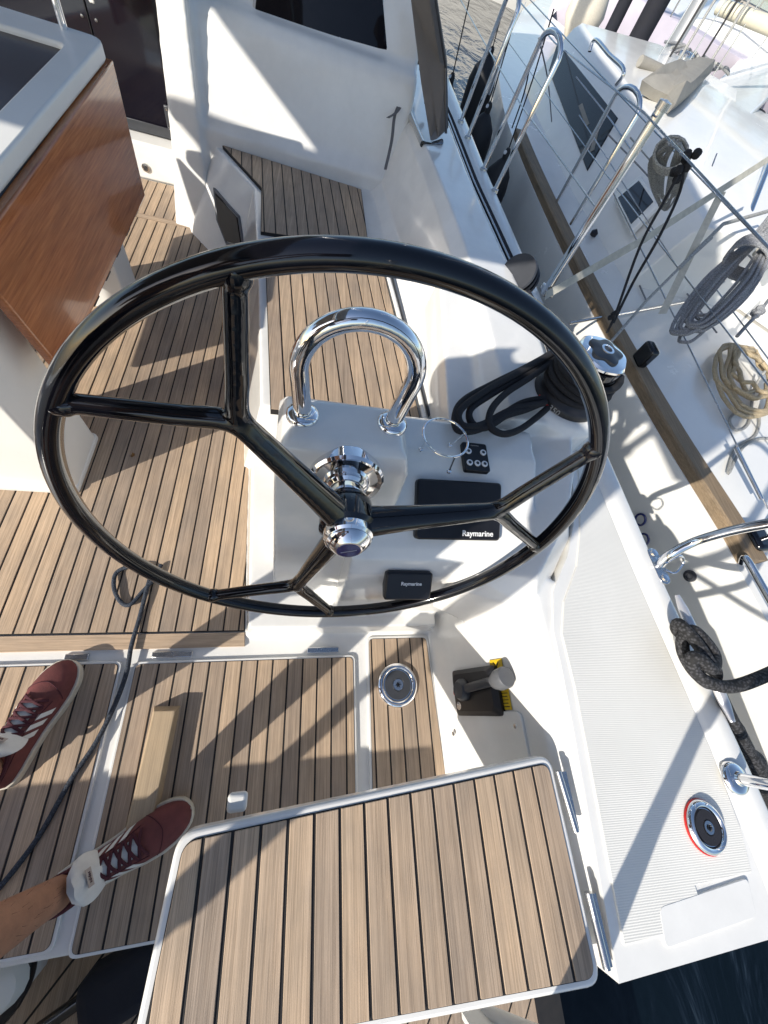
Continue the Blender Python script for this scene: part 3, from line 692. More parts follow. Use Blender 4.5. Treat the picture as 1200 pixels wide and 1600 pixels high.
tag(mb.build('winch_line', ROPEB), 'black braided line wrapped round the winch with loops lying on the coaming', 'rope')

# ---- rope clutch / block on the deck forward of the winch
c = at(812, 432, .63)
t = thing('deck_block', 'black twin sheave deck block ahead of the winch', 'block', (c.x, c.y, .49))
for k in range(3):
    dv = Vector((.012, 0, 0)); o = c + Vector((.03 * k - .03, -.02 * k + .02, 0))
    ax_ = Vector((-.7, -.35, .6)).normalized(); o = c - ax_ * (.026 * k - .026)
    pr = [(.064, -.007), (.068, 0), (.064, .007), (0, .007)]
    MB().lathe([(0, -.007)] + pr, o, ax_, 30).build('cheek', GRAPH if k == 0 else BLACKP, t)
for k in range(2):
    o = c - Vector((-.7, -.35, .6)).normalized() * (.026 * k - .013); MB().lathe([(0, -.008), (.052, -.008), (.046, 0), (.052, .008), (0, .008)], o, Vector((-.7, -.35, .6)), 26).build('sheave', STEEL, t)
MB().box((c.x, c.y, .545), (.09, .07, .1)).build('base', BLACKP, t, bevel=.01)
hang(t)
# dark strip along the outer edge of the coaming
pts = []
for y in [.98 + .1 * k for k in range(32)]:
    xo = interp([(.7, .86), (1.27, .81), (1.53, .765), (2.06, .715), (2.72, .685), (4.2, .6)], y); zt = interp([(.7, .58), (1.1, .63), (1.6, .65), (2.7, .66)], y)
    pts.append((xo + .006, y, zt - .03))
t = thing('coaming_strip', 'dark strip with steel edge along the outside of the coaming', 'edge_strip', pts[0])
MB().tube([Vector(p) for p in pts], .011, 8, flat=1.3).build('dark_strip', NAVY, t)
MB().tube([Vector(p) + Vector((-.014, 0, .008)) for p in pts], .004, 8).build('steel_edge', STEEL, t); hang(t)

# ---- table with its leaf folded down
TX = -.655
t = thing('cockpit_table', 'cockpit table with varnished mahogany leaf hanging from a white framed top', 'table', (-.9, 1.3, 0))
def ring_frame(o, i, z0, z1):
    n = len(o); v = [(*p, z0) for p in o] + [(*p, z1) for p in o] + [(*p, z0) for p in i] + [(*p, z1) for p in i]; f = []
    for k in range(n):
        j = (k + 1) % n
        f += [(k, j, n + j, n + k), (n + k, n + j, 3 * n + j, 3 * n + k), (3 * n + k, 3 * n + j, 2 * n + j, 2 * n + k), (2 * n + k, 2 * n + j, j, k)]
    return v, f
ou = rrect([(-1.25, .9), (-.672, .9), (-.672, 1.935), (-1.25, 1.935)], .05); inn = rrect([(-1.18, .97), (-.745, .97), (-.745, 1.80), (-1.18, 1.80)], .03)
MB().add(*ring_frame(ou, inn, .715, .757)).build('top_frame', GELM, t, bevel=.008, seg=3)
MB().prism(inset(ccw(inn), -.004), .72, .743).build('top_inlay', mat('dark_stained_wood', (.05, .03, .027), .35, var=.35, vscale=9, stretch=(30, 2, 30)), t, bevel=.002)
lf = MB(); P = [(TX, .845, .402), (TX - .0, 1.80, .395), (TX - .035, 1.935, .712), (TX - .02, .822, .712)]
nn = Vector((1, 0, 0)) * .026
lf.loft([[Vector(p) for p in P], [Vector(p) + nn for p in P]])
leaf = lf.build('leaf', MAHOG, t, bevel=.005, seg=3)
for k in range(7): MB().box((TX + .012, .90 + .13 * k, .3955), (.022, .05, .004)).build('edge_clip', BLACKP, leaf, smooth=False)
lf = MB(); lf.loft([[Vector((-1.26 - abs(p[0] + TX) * 0, p[1], p[2])) for p in P], [Vector((-1.286, p[1], p[2])) for p in P]]); lf.build('leaf', MAHOG, t, bevel=.005, seg=3)
# padded grey bolster and steel post beside the leaf
MB().tube([(-.705, .95, .69), (-.705, 1.5, .69)], .028, 20).build('bolster', GREYVINYL, t)
MB().tube([(-.70, 1.52, .69), (-.70, 1.56, .69)], .03, 20).build('bolster_cap', CHROME, t)
MB().prism(rrect([(-1.05, .70), (-.715, .70), (-.715, .915), (-1.05, .915)], .012), -.004, .715).build('pedestal', GELM, t, bevel=.008, seg=3)
MB().prism(rrect([(-1.05, 1.62), (-.76, 1.62), (-.76, 1.78), (-1.05, 1.78)], .012), -.004, .715).build('pedestal', GELM, t, bevel=.008, seg=3)
MB().prism(rrect([(-1.1, .68), (-.712, .68), (-.712, .93), (-1.1, .93)], .02), -.004, .02).build('foot', GELM, t, bevel=.006)
hang(t)
t = thing('table_grab_rail', 'steel grab rail with grey cap standing at the end of the table', 'rail', (-.78, 1.9, .757))
MB().tube([(-.775, 1.905, .75), (-.775, 1.92, .9)], .011, 14).build('post', CHROME, t)
MB().tube([(-1.3, 1.92, .9), (-.755, 1.92, .9)], .024, 16).build('cap_rail', GREYVINYL, t)
MB().tube([(-1.3, 1.92, .915), (-.75, 1.92, .915)], .014, 16).build('top_trim', CHROME, t); hang(t)

# ---- companionway doors
t = thing('companionway_doors', 'dark smoked companionway doors with white latch handles', 'door', (-1.05, 2.9, .17))
for x0, x1 in ((-1.75, -1.052), (-1.046, -.655)):
    lf = MB().loft([[Vector((x0, y, z)), Vector((x1, y, z)), Vector((x1, y + .02, z)), Vector((x0, y + .02, z))] for y, z in ((2.86, .168), (2.93, 1.2))]).build('door_leaf', SMOKE, t, bevel=.003)
    hxx = -1.075 if x0 < -1.2 else -1.018
    MB().box((hxx, 2.89, .62), (.022, .012, .085)).build('handle', GELM, lf, bevel=.005, seg=3)
    MB().lathe([(.007, 0), (.006, .006), (0, .007)], (hxx, 2.897, .71), (0, -1, 0), 14).build('stud', STEEL, lf)
    MB().lathe([(.007, 0), (.006, .006), (0, .007)], (hxx, 2.885, .53), (0, -1, 0), 14).build('stud', STEEL, lf)
    MB().box(((x0 + x1) / 2, 2.85, .195), (x1 - x0 - .01, .006, .045)).build('kick_strip', GRAPH, lf, bevel=.002)
br = MB(); br.box((-.76, 2.845, .26), (.05, .014, .11)); br.build('hinge_bracket', GRAPH, t, bevel=.006)
for z in (.225, .3):
    for x in (-.772, -.748): MB().lathe([(.006, 0), (.005, .004), (0, .005)], (x, 2.84, z), (0, -1, 0), 12).build('screw', CHROME, t)
hang(t)
tag(MB().loft([[Vector((x, y, z)) for x, y in ((-.665, 2.86), (-.60, 2.84), (-.60, 3.0), (-.665, 3.0))] for z in (.1, 1.25)]).build('door_post', mat('cream_moulding', (.68, .63, .52), .4, var=.06, vscale=4), bevel=.01), 'cream moulded post between the dark doors and the white bulkhead', 'post')
q = aty(228, 262, 2.748)
t = thing('drain_fitting', 'small round steel fitting on the white companionway sill', 'fitting', q)
MB().lathe([(.021, 0), (.02, .005), (.012, .007), (.01, .003), (0, .003)], q, (0, -1, 0), 22).build('ring', STEEL, t); MB().lathe([(.009, .003), (.008, .009), (0, .01)], q, (0, -1, 0), 14).build('plug', GRAPH, t); hang(t)

# ---- window in the bulkhead, locker opening in the bench front
def onface(px, py, y0, z0, s):
    # plane y = y0 + s*(z-z0)
    d = ray(px, py); tt = (y0 + s * (H - z0)) / (d.y - s * d.z); return CAM + d * tt
wq = [onface(px, py, 2.63, .79, .29) - Vector((0, .012, 0)) for px, py in ((396, 36), (609, 116), (596, -30), (405, -60))]
t = thing('cabin_window', 'dark tinted cabin window in the white bulkhead', 'window', sum(wq, Vector()) / 4)
nrm = (wq[1] - wq[0]).cross(wq[3] - wq[0]).normalized()
if nrm.y > 0: nrm = -nrm
cc = sum(wq, Vector()) / 4
MB().loft([[cc + (p - cc) * k + nrm * h for p in wq] for k, h in ((1.03, -.03), (1.03, .008), (1.0, .012))]).build('frame', mat('grey_window_rim', (.42, .42, .43), .35, var=.05), t, bevel=.004)
MB().loft([[cc + (p - cc) * k + nrm * h for p in wq] for k, h in ((.985, .0), (.985, .0135), (.975, .0145))]).build('pane', WINDOWM, t)
hang(t)
def onbench(px, py):
    # bench front near the opening: plane through three of its points
    a = Vector((-.36, 2.0, 0)); b = Vector((-.625, 2.33, 0)); c = Vector((-.262, 2.135, .362)); n = (b - a).cross(c - a); d = ray(px, py); return CAM + d * ((a - CAM).dot(n) / d.dot(n)), n.normalized()
oq = [onbench(*p)[0] for p in ((338, 303), (372, 340), (379, 386), (355, 378), (342, 345))]; nb = onbench(350, 340)[1]
if nb.x > 0: nb = -nb
t = thing('locker_opening', 'dark rounded locker opening in the white bench front', 'opening', sum(oq, Vector()) / 5)
cc = sum(oq, Vector()) / 5
MB().loft([[cc + (p - cc) * k + nb * h for p in oq] for k, h in ((1.22, -.02), (1.22, .006), (1.05, .008), (1.0, -.004))]).build('rim', GREYP, t, bevel=.004)
MB().loft([[cc + (p - cc) * k + nb * h for p in oq] for k, h in ((.98, -.01), (.98, .009))]).build('dark_sheet', SMOKE, t); hang(t)  # flat dark sheet stands in for the shaded inside of the locker

# moulded rim and gasket along the outer edge of the bench seat
p0 = b0 - dirb * .005 + perp * .012; p1 = b0 + dirb * .96 + perp * .012
t = thing('locker_gasket', 'white moulded rim with dark gasket along the outer edge of the bench seat', 'gasket', (p0.x, p0.y, .38))
MB().tube(catmull([(a0.x + perp.x * .1, a0.y + perp.y * .1 - .035, .372), (b0.x - perp.x * .03, b0.y - perp.y * .03 - .014, .376), (p0.x, p0.y + .03, .378), (p1.x, p1.y, .378)], 6), .009, 10).build('rim', GEL, t)
MB().tube([(p0.x + .02, p0.y + .05, .376), (p1.x + .02, p1.y, .376)], .005, 8).build('gasket_strip', GRAPH, t)
hang(t)

# ---- sprayhood side over the coaming
def quad(name, pts, th, m_, parent=None, bev=.002):
    pts = [Vector(p) for p in pts]; n = (pts[1] - pts[0]).cross(pts[-1] - pts[0]).normalized() * th
    return MB().loft([[p for p in pts], [p + n for p in pts]]).build(name, m_, parent, bevel=bev)
t = thing('sprayhood', 'folded grey canvas sprayhood side on a steel tube above the coaming', 'sprayhood', (.7, 2.1, .64))
sp = [aty(640, -10, 2.45), aty(668, -10, 2.3), at(686, 100, .86), at(690, 205, .69), at(672, 222, .67), at(658, 130, .78), aty(648, 50, 2.4)]
mb = MB(); cc = sum(sp, Vector()) / 7
mb.loft([[p for p in sp], [p + Vector((.035, .02, .01)) for p in sp]]); mb.build('canvas_panel', GREYC, t, bevel=.006)
MB().tube([at(628, 150, .66), at(660, 225, .655), at(690, 222, .66)], .012, 12).build('frame_tube', STEEL, t)
MB().tube([sp[1] + Vector((.03, -.01, 0)), sp[2] + Vector((.03, -.01, 0)), sp[3] + Vector((.02, -.01, 0))], .006, 8).build('edge_rope', GRAPH, t)
for px, py, z in ((636, 25, .84), (660, 108, .735), (652, 95, .74), (668, 160, .7)): MB().lathe([(.011, -.012), (.011, .014), (0, .015)], at(px, py, z), (-.7, -.7, .2), 12).build('turn_button', BLACKP, t)
for pts in ([(633, 130, .7), (628, 160, .68), (620, 175, .67), (606, 184, .665)], [(630, 150, .69), (617, 180, .66), (612, 220, .6), (602, 265, .53)], [(640, 60, .78), (634, 110, .72), (630, 150, .69)]):
    MB().ribbon(catmull([at(*p) for p in pts], 5), Vector((.014, .006, .0)), .002).build('strap', GREYC, t)
hang(t)

# ---- canvas added out of the picture, boom to port, to shade the forward cockpit
t = thing('shade_canvas', 'grey canvas on poles added out of view to shade the forward cockpit', 'shade_canvas', (-2.6, 1., .49))
rings = [[(lerp(-2.85, -.80, k / 8), y, 1.93 + dz - .07 * math.sin(math.pi * k / 8)) for k in range(9)] for y, dz in ((.06, -.03), (.45, 0), (.85, .01), (1.3, .02), (1.8, .0), (2.2, -.03))]
v = [p for r in rings for p in r]; v2 = [(a, b, c - .005) for a, b, c in v]; f = []; nv = len(v)
for i in range(5):
    for j in range(8):
        if i == 2 and j < 3: continue  # panels left out to let a patch of sun onto the bulkhead
        q = i * 9 + j; f += [(q, q + 1, q + 10, q + 9), (q + nv, q + nv + 9, q + nv + 10, q + nv + 1)]
MB().add(v + v2, f).build('canvas', GREYC, t)
for y in (.08, 2.18): MB().tube([(-2.85, y, .45), (-2.85, y, 1.95)], .015, 10).build('pole', CHROME, t)
hang(t)
t = thing('boom', 'grey alloy boom above the table with an added bag that shades the yacht alongside', 'boom', (-.78, 5.4, 1.1))
MB().tube([(-.78, -1.05, 1.98), (-.78, 5.3, 1.98)], .065, 14).build('spar', STEEL, t)
MB().loft([[Vector((-.78 + w_ * math.cos(a), y, zc_ + h_ * math.sin(a))) for a in [2 * math.pi * k / 14 for k in range(14)]] for y, w_, h_, zc_ in ((-1.0, .13, .25, 2.24), (-.4, .17, .34, 2.32), (.6, .19, .38, 2.38), (2.5, .2, .4, 2.42), (4.4, .22, .48, 2.5), (5.2, .2, .5, 2.52))]).build('shade_bag', GREYC, t); MB().tube([(-.78, 5.4, 1.0), (-.78, 5.4, 13)], .09, 14).build('mast', STEEL, t); hang(t)  # bag is unseen, added and sized to shade the yacht alongside
# ---- bench added out of the picture so its top edge shades the aft hatches
t = thing('shade_bench', 'teak topped white bench added out of view to shade the hatches', 'bench', (-.75, -.95, -.4))
MB().prism(rrect([(-1.55, -1.38), (-.28, -1.38), (-.28, -1.0), (-1.55, -1.0)], .02), -.4, .43).build('base', GELM, t)
MB().prism(rrect([(-1.6, -1.4), (-.225, -1.4), (-.225, -.668), (-1.6, -.668)], .02), .425, .484).build('box', GELM, t, bevel=.01, seg=3)
MB().prism([(-1.57, -1.37), (-.255, -1.37), (-.255, -.698), (-1.57, -.698)], .484, .4975).build('caulking', CAULK, t, smooth=False)
planks(t, [(-1.565, -1.365), (-.26, -1.365), (-.26, -.703), (-1.565, -.703)], -1.565, .0465, .005, 0, .49, .5)
hang(t)
t = thing('shade_staff', 'varnished staff added out of view to cast a band of shade', 'shade_pole', (-.74, -.72, .5))  # unseen staff, added to throw a shade band over the hatches
MB().tube([(-.74, -.72, .495), (-.76, -.74, 1.9)], [.024, .02], 12).build('staff', MAHOG, t); MB().tube([(-.746, -.726, .9), (-.75, -.73, 1.2), (-.757, -.737, 1.75)], [.03, .042, .03], 12).build('shade_wrap', RED, t); hang(t)

# ---- pushpit rails at the quarter
t = thing('pushpit', 'polished steel pushpit rail standing on the starboard quarter', 'rail', (1.05, .28, .49))
f1 = at(1029, 884, .5); f2 = at(1149, 1216, .5)
tA = at(1100, 850, .66); tB = at(1200, 826, .8); tB2 = Vector((1.14, .22, 1.06))
MB().tube(catmull([f1 + Vector((0, 0, 0)), at(1048, 866, .55), at(1098, 842, .62), at(1200, 818, .76), Vector((1.12, .26, 1.0)), Vector((1.12, .12, 1.1)), Vector((1.12, -.2, 1.1)), Vector((1.05, -.55, 1.1)), Vector((.75, -.72, 1.1)), Vector((.25, -.68, 1.1))], 6), .0125, 14).build('top_rail', CHROME, t)
MB().tube([f2, f2 + Vector((.0, -.01, .62))], .0125, 14).build('post', CHROME, t)
MB().tube([Vector((.25, -.66, -.4)), Vector((.25, -.66, 1.75))], .02, 14).build('post', CHROME, t)  # tall unseen post, added to cast the bar of shade across the deck
MB().tube([Vector((.25, -.66, .97)), Vector((.40, -.60, .4))], .009, 14).build('shade_brace', CHROME, t)  # unseen brace, added for the second converging line of shade
MB().lathe([(.034, 0), (.033, .006), (.027, .012), (.015, .014), (.013, .018)], f2 - Vector((0, 0, .004)), (0, 0, 1), 30).build('base', CHROME, t)
d = Vector((gx(.4) - gx(.2), .2, 0)).normalized(); pl = rrect([(-.02, -.055), (.02, -.055), (.02, .055), (-.02, .055)], .02)
M = basis(f1 - Vector((0, 0, .004)), Vector((d.y, -d.x, 0)), d)
MB().loft([[M @ Vector((*p, z)) for p in pl] for z in (0, .006)]).build('base_plate', STEEL, t, bevel=.002)
for k in (-1, 1): MB().lathe([(.012, .005), (.01, .011), (0, .012)], M @ Vector((0, .038 * k, 0)), (0, 0, 1), 16).build('bolt', CHROME, t)
MB().tube(catmull([at(1040, 880, .53), at(1062, 868, .55), at(1068, 878, .53), at(1055, 895, .51), at(1040, 890, .505)], 5), .003, 8).build('bail', CHROME, t)
hang(t)

# ---- cleat with the black mooring line
ca = at(1058, 930, .545); cb = at(1145, 1128, .535)
t = thing('mooring_cleat', 'pale alloy cleat on the deck edge wrapped by black rope', 'cleat', (ca + cb) / 2)
d = (cb - ca); ce = (ca + cb) / 2
MB().tube([ca, ca + d * .12, ce, cb - d * .12, cb], [.007, .014, .019, .014, .007], 12, flat=.7).build('horn_bar', mat('anodised_alloy', (.6, .6, .62), .35, .6, var=.1, vscale=20), t)
for k in (.36, .64): MB().lathe([(.022, 0), (.016, .02), (.014, .055)], ca + d * k - Vector((0, 0, .055)), (0, 0, 1), 16).build('foot', STEEL, t)
hang(t)
mb = MB(); zz = lambda p, z: at(p[0], p[1], z)
mb.tube(catmull([at(1075, 1000, .5), at(1058, 985, .53), at(1062, 975, .56), at(1085, 1000, .575), at(1105, 1030, .575), at(1118, 1052, .55), at(1108, 1068, .52), at(1085, 1050, .52), at(1068, 1020, .53), at(1068, 995, .55), at(1082, 985, .57), at(1100, 1000, .57), at(1116, 1025, .56), at(1112, 1045, .58), at(1095, 1030, .59), at(1082, 1028, .585), at(1085, 1048, .57), at(1105, 1065, .57), at(1140, 1073, .57), at(1185, 1060, .58), at(1260, 1025, .6)], 8), .0145, 12)
mb.tube(catmull([at(1112, 1050, .54), at(1128, 1090, .52), at(1150, 1135, .48), at(1175, 1185, .4), at(1195, 1230, .3), at(1215, 1270, .1)], 6), [.0135] * 12 + [.016] * 6 + [.027] * 13, 12)
tag(mb.build('mooring_line', MOOR), 'thick black braided mooring rope turned round the cleat', 'rope')

# ---- navy line lying on the sole and hatches
mb = MB()
pts = [(252, 882), (240, 905), (222, 925), (203, 945), (188, 940), (178, 918), (182, 895), (205, 885), (235, 888), (228, 925), (218, 965), (205, 1010), (198, 1050), (180, 1100), (150, 1160), (110, 1220), (65, 1300), (20, 1362), (-30, 1420)]
mb.tube(catmull([at(px, py, .009 + .004 * (k % 2)) for k, (px, py) in enumerate(pts)], 7), .0062, 10)
tag(mb.build('deck_line', ROPEN), 'thin navy rope trailing across the teak sole between the hatches', 'rope')
tag(MB().add([(0, 0, 0)], []).build('x', CAULK), kind='structure') if False else None
c = at(208, 712); lf = MB()
for k in range(5):
    a = k * 1.3; lf.add([c + Vector((math.cos(a), math.sin(a), 0)) * .006 * (1 + .4 * (k % 2)) + Vector((0, 0, .003)), c + Vector((.008 * math.cos(a + .8), .012 * math.sin(a + .8), .006)), c + Vector((.004 * math.cos(a + 2), .004 * math.sin(a + 2), .002)), c + Vector((0, 0, .001))], [(0, 1, 2), (0, 2, 3), (0, 3, 1), (1, 3, 2)])
tag(lf.build('dead_leaf', mat('dry_leaf', (.2, .1, .03), .8, var=.3, vscale=60)), 'tiny brown dried leaf lying on the teak sole', 'leaf')

# ---- stern gear seen under the hatches
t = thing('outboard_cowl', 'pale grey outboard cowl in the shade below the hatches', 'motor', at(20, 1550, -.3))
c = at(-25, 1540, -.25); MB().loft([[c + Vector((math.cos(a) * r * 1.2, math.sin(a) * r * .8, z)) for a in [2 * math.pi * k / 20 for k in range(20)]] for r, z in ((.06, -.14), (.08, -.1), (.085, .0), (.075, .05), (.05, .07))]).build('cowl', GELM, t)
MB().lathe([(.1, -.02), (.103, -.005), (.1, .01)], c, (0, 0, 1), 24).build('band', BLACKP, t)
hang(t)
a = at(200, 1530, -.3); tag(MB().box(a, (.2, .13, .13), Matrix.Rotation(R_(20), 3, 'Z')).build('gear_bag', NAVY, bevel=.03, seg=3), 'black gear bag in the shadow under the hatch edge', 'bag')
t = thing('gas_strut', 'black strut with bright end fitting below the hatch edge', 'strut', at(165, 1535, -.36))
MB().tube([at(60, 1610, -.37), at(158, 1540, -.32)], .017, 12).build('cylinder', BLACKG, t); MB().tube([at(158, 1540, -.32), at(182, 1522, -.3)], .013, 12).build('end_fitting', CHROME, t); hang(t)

# ================================================================== THE PERSON (feet in view)
def skinmesh(name, verts, edges, radii, material, parent, sub=2, root=0):
    me = bpy.data.meshes.new(name); me.from_pydata([tuple(v) for v in verts], edges, []); me.materials.append(material)
    o = bpy.data.objects.new(name, me); col.objects.link(o); o.parent = parent
    s = o.modifiers.new('skin', 'SKIN'); s.use_smooth_shade = True
    lay = me.skin_vertices[0].data if me.skin_vertices else None
    if lay is None:
        bm = bmesh.new(); bm.from_mesh(me); bm.verts.layers.skin.verify(); bm.to_mesh(me); bm.free(); lay = me.skin_vertices[0].data
    for i, r in enumerate(radii):
        lay[i].radius = (r, r) if not isinstance(r, tuple) else r
        lay[i].use_root = (i == root)
    q = o.modifiers.new('subdivision', 'SUBSURF'); q.levels = sub; q.render_levels = sub
    return o
SHL = .3
def shoe_frame(toe, heel):
    d = (toe - heel); d.z = 0; d.normalize(); x = d; y = Vector((-d.y, d.x, 0)); o = Vector((toe.x, toe.y, 0)) - d * SHL
    M = Matrix.Identity(4)
    for i in range(3): M[i][0] = x[i]; M[i][1] = y[i]; M[i][2] = (0, 0, 1)[i]; M[i][3] = o[i]
    M[2][3] = .004
    return M
WT = [(0, .0), (.012, .017), (.05, .03), (.15, .0345), (.3, .0345), (.45, .037), (.6, .0445), (.72, .0475), (.82, .045), (.9, .038), (.955, .027), (.985, .015), (1, 0)]
HT = [(0, .05), (.05, .07), (.15, .078), (.28, .082), (.36, .082), (.45, .074), (.55, .064), (.65, .056), (.78, .047), (.88, .039), (.95, .03), (1, .014)]
def shoe(M, parent, side):
    S = lambda s, phi, off=0.: (M @ Vector((s * SHL, interp(WT, s) * .985 * math.cos(phi) + .004 * side * math.sin(3 * s) + off * math.cos(phi), .02 + (interp(HT, s) + off) * abs(math.sin(phi)) ** .75 * (1 if math.sin(phi) >= 0 else -1))))
    ss = [0.004, .03, .07, .12, .18, .24, .3, .36, .42, .48, .54, .6, .66, .72, .78, .83, .88, .92, .955, .98, .996]
    ph = [math.pi * k / 22 for k in range(23)]
    mb = MB(); mb.loft([[S(s, p) for p in ph] for s in ss], closed=False)
    up = mb.build('shoe', SUEDE, parent, ang=70)
    # sole
    outl = [(s * SHL * 1.012 - .002, interp(WT, s) * 1.07 + .002) for s in ss] ; outl = [(x, y + .004 * side * math.sin(3 * x / SHL)) for x, y in outl] + [(x, -y + .004 * side * math.sin(3 * x / SHL)) for x, y in outl[::-1]]
    so_ = MB(); so_.loft([[M @ Vector((x, y, z)) for x, y in outl] for z in (0, .006, .022, .026)]); so_.build('sole', RUBBER, up, bevel=.002, ang=50)
    # three stripes on each side
    for sgn in (0, 1):
        for k in range(3):
            s0 = .40 + .085 * k; g = []
            for i in range(5):
                a = .33 + .55 * i / 4; ss0 = s0 + .055 * (i / 4 - .5) * -1.2
                a_ = a if sgn == 0 else math.pi - a
                g.append([S(ss0 - .025, a_, .0012), S(ss0 + .025, a_, .0012)])
            q = MB(); q.loft(g, closed=False); q.build('stripe', WLEATH, up)
    # white throat under the laces, then the laces
    q = MB(); q.loft([[S(s, math.pi / 2 + a, .0015) for a in (-.42, -.2, 0, .2, .42)] for s in (.36, .43, .5, .57, .63)], closed=False); q.build('throat', WLEATH, up)
    for k in range(5):
        s0 = .37 + .062 * k; s1 = s0 + .055
        for sg in (-1, 1):
            pts = [S(lerp(s0, s1, i / 6), math.pi / 2 + sg * lerp(-.62, .62, i / 6), .0035 + .003 * math.sin(math.pi * i / 6)) for i in range(7)]
            MB().tube(pts, .0036, 7, flat=.55).build('lace', LACE, up)
    MB().tube([S(.80 - .10 * abs(a) ** 1.5, math.pi / 2 + a * 1.25, .0006) for a in [-1 + k / 8 for k in range(17)]], .0011, 6).build('seam', LACE, up)
    for sg in (-1, 1):
        MB().tube([S(.30 + .37 * k / 12, math.pi / 2 + sg * (.82 - .12 * math.sin(math.pi * k / 12)), .0006) for k in range(13)], .0011, 6).build('seam', LACE, up)
        MB().tube([S(.06 + .26 * k / 10, math.pi / 2 + sg * (1.0 - .1 * k / 10), .0006) for k in range(11)], .0011, 6).build('seam', LACE, up)
    # tongue: padded white flap standing up before the ankle
    q = MB(); g = []
    for i in range(7):
        t_ = i / 6; s = .385 - .10 * t_; z = .098 + .058 * t_; wd = (.031 + .015 * math.sin(math.pi * min(1, t_ * .75 + .1))) * (1 if t_ < .95 else .8)
        g.append([M @ Vector((s * SHL + (.006 if j % 2 == 0 else .006), yy_ * wd, z - .018 * yy_ * yy_)) + (M.to_3x3() @ Vector((-.004 + .010 * (1 - abs(yy_)), 0, .004 * (1 - abs(yy_))))) for j, yy_ in enumerate((-1, -.8, -.4, 0, .4, .8, 1))] +
                 [M @ Vector((s * SHL - .004, yy_ * wd, z - .018 * yy_ * yy_ - .003)) for yy_ in (.8, 0, -.8)])
    q.loft(g); tg = q.build('tongue', WLEATH, up, ang=60)
    for g_, nm in ((0, 'a'),):
        c = M @ Vector((.335 * SHL + .0145, 0, .1335)); xv = M.to_3x3() @ Vector((0, 1, 0)); yv = M.to_3x3() @ Vector((-.52, 0, 1))
        Mp = basis(c, xv, yv); MB().box(c, (.034, .013, .0012), Mp.to_3x3()).build('tongue_patch', mat('beige_patch', (.45, .38, .33), .7, var=.1, vscale=80), up, smooth=False)
        text('adidas', .0085, Mp @ Matrix.Translation((0, 0, .001)), LACE, up)
    # dark collar lining
    pts = [M @ Vector((.155 * SHL + .058 * math.cos(a) * (1.05 if math.cos(a) > 0 else .8), .031 * math.sin(a), .094 + .012 * math.cos(a) * (1 if math.cos(a) > 0 else -.4))) for a in [2 * math.pi * k / 28 for k in range(28)]]
    MB().tube(pts, .0055, 8, True).build('collar', LACE, up)
    return up
t1 = at(111, 1031, .03); h1 = at(2, 1212, .03)
t2 = at(299, 1262, .035); h2 = at(72, 1406, .035)
pers = thing('person', 'person in burgundy striped sneakers and dark shorts standing on the hatches', 'person', (-.55, -.2, 0))
Ms1 = shoe_frame(t1, h1); Ms2 = shoe_frame(t2, h2)
shoe(Ms1, pers, 1); shoe(Ms2, pers, -1)
an1 = Ms1 @ Vector((.048, 0, .075)); an2 = Ms2 @ Vector((.048, 0, .075))
pel = Vector((-.66, -.25, .98)); fd = Vector((.8, .6, 0)); sd_ = Vector((-.6, .8, 0))
V = []; Ed = []; Rd = []
def jv(p, r, prev=None):
    V.append(Vector(p)); Rd.append(r)
    if prev is not None: Ed.append((prev, len(V) - 1))
    return len(V) - 1
ip = jv(pel, (.155, .13)); ia = jv(pel + Vector((0, 0, .17)), (.145, .115), ip); ich = jv(pel + fd * .02 + Vector((0, 0, .38)), (.165, .125), ia)
inn_ = jv(pel + fd * .04 + Vector((0, 0, .54)), .062, ich); ihd = jv(pel + fd * .07 + Vector((0, 0, .66)), .088, inn_); iht = jv(pel + fd * .08 + Vector((0, 0, .76)), .082, ihd)
legs = []; arms = []
for an, off in ((an1, sd_ * .09), (an2, sd_ * -.09)):
    hip = jv(pel + off + Vector((0, 0, -.06)), .088, ip); knee = lerp(pel + off, an, .5) + fd * .025; knee.z = .52
    th = jv(lerp(pel + off, knee, .5), .076, hip); kn_ = jv(knee, .056, th); cf = jv(lerp(knee, an, .33) - fd * .02, .055, kn_); lo = jv(lerp(knee, an, .8), .037, cf); jv(an, .034, lo); legs += [hip, th, kn_]
for sg in (1, -1):
    sh = jv(pel + fd * .02 + sd_ * (.2 * sg) + Vector((0, 0, .5)), .058, ich); elb = jv(pel + fd * .16 + sd_ * (.3 * sg) + Vector((0, 0, .24)), .043, sh); fo = jv(lerp(V[elb], Vector((-.13 - .03 * sg, -.09 + .05 * sg, 1.375)), .5), .038, elb); wr = jv(Vector((-.13 - .03 * sg, -.09 + .05 * sg, 1.375)), .027, fo); arms += [sh, elb]
    pm = jv(Vector((-.085 - .03 * sg, -.07 + .04 * sg, 1.40)), (.034, .02), wr)
    for k in range(4): f0 = jv(Vector((-.07 - .03 * sg, -.095 + .04 * sg + .014 * k, 1.43)), .0085, pm); jv(Vector((-.045 - .02 * sg, -.10 + .03 * sg + .014 * k, 1.445)), .0075, f0)
    jv(Vector((-.05 - .02 * sg, -.055 + .03 * sg, 1.41)), .009, pm)
skinmesh('body', V, Ed, Rd, SKIN, pers)
def subset(idx_radius, name, material):
    ids = [i for i, _ in idx_radius]; mp = {i: k for k, i in enumerate(ids)}
    skinmesh(name, [V[i] for i in ids], [(mp[a], mp[b]) for a, b in Ed if a in mp and b in mp], [r for _, r in idx_radius], material, pers)
subset([(ip, (.18, .15))] + [(i, (.115, .108, .088)[k % 3]) for k, i in enumerate(legs)], 'shorts', NAVY)
subset([(ip, (.17, .145)), (ia, (.168, .138)), (ich, (.19, .15)), (inn_, .066)] + [(i, (.078, .066)[k % 2]) for k, i in enumerate(arms)], 'shirt', SHIRT)
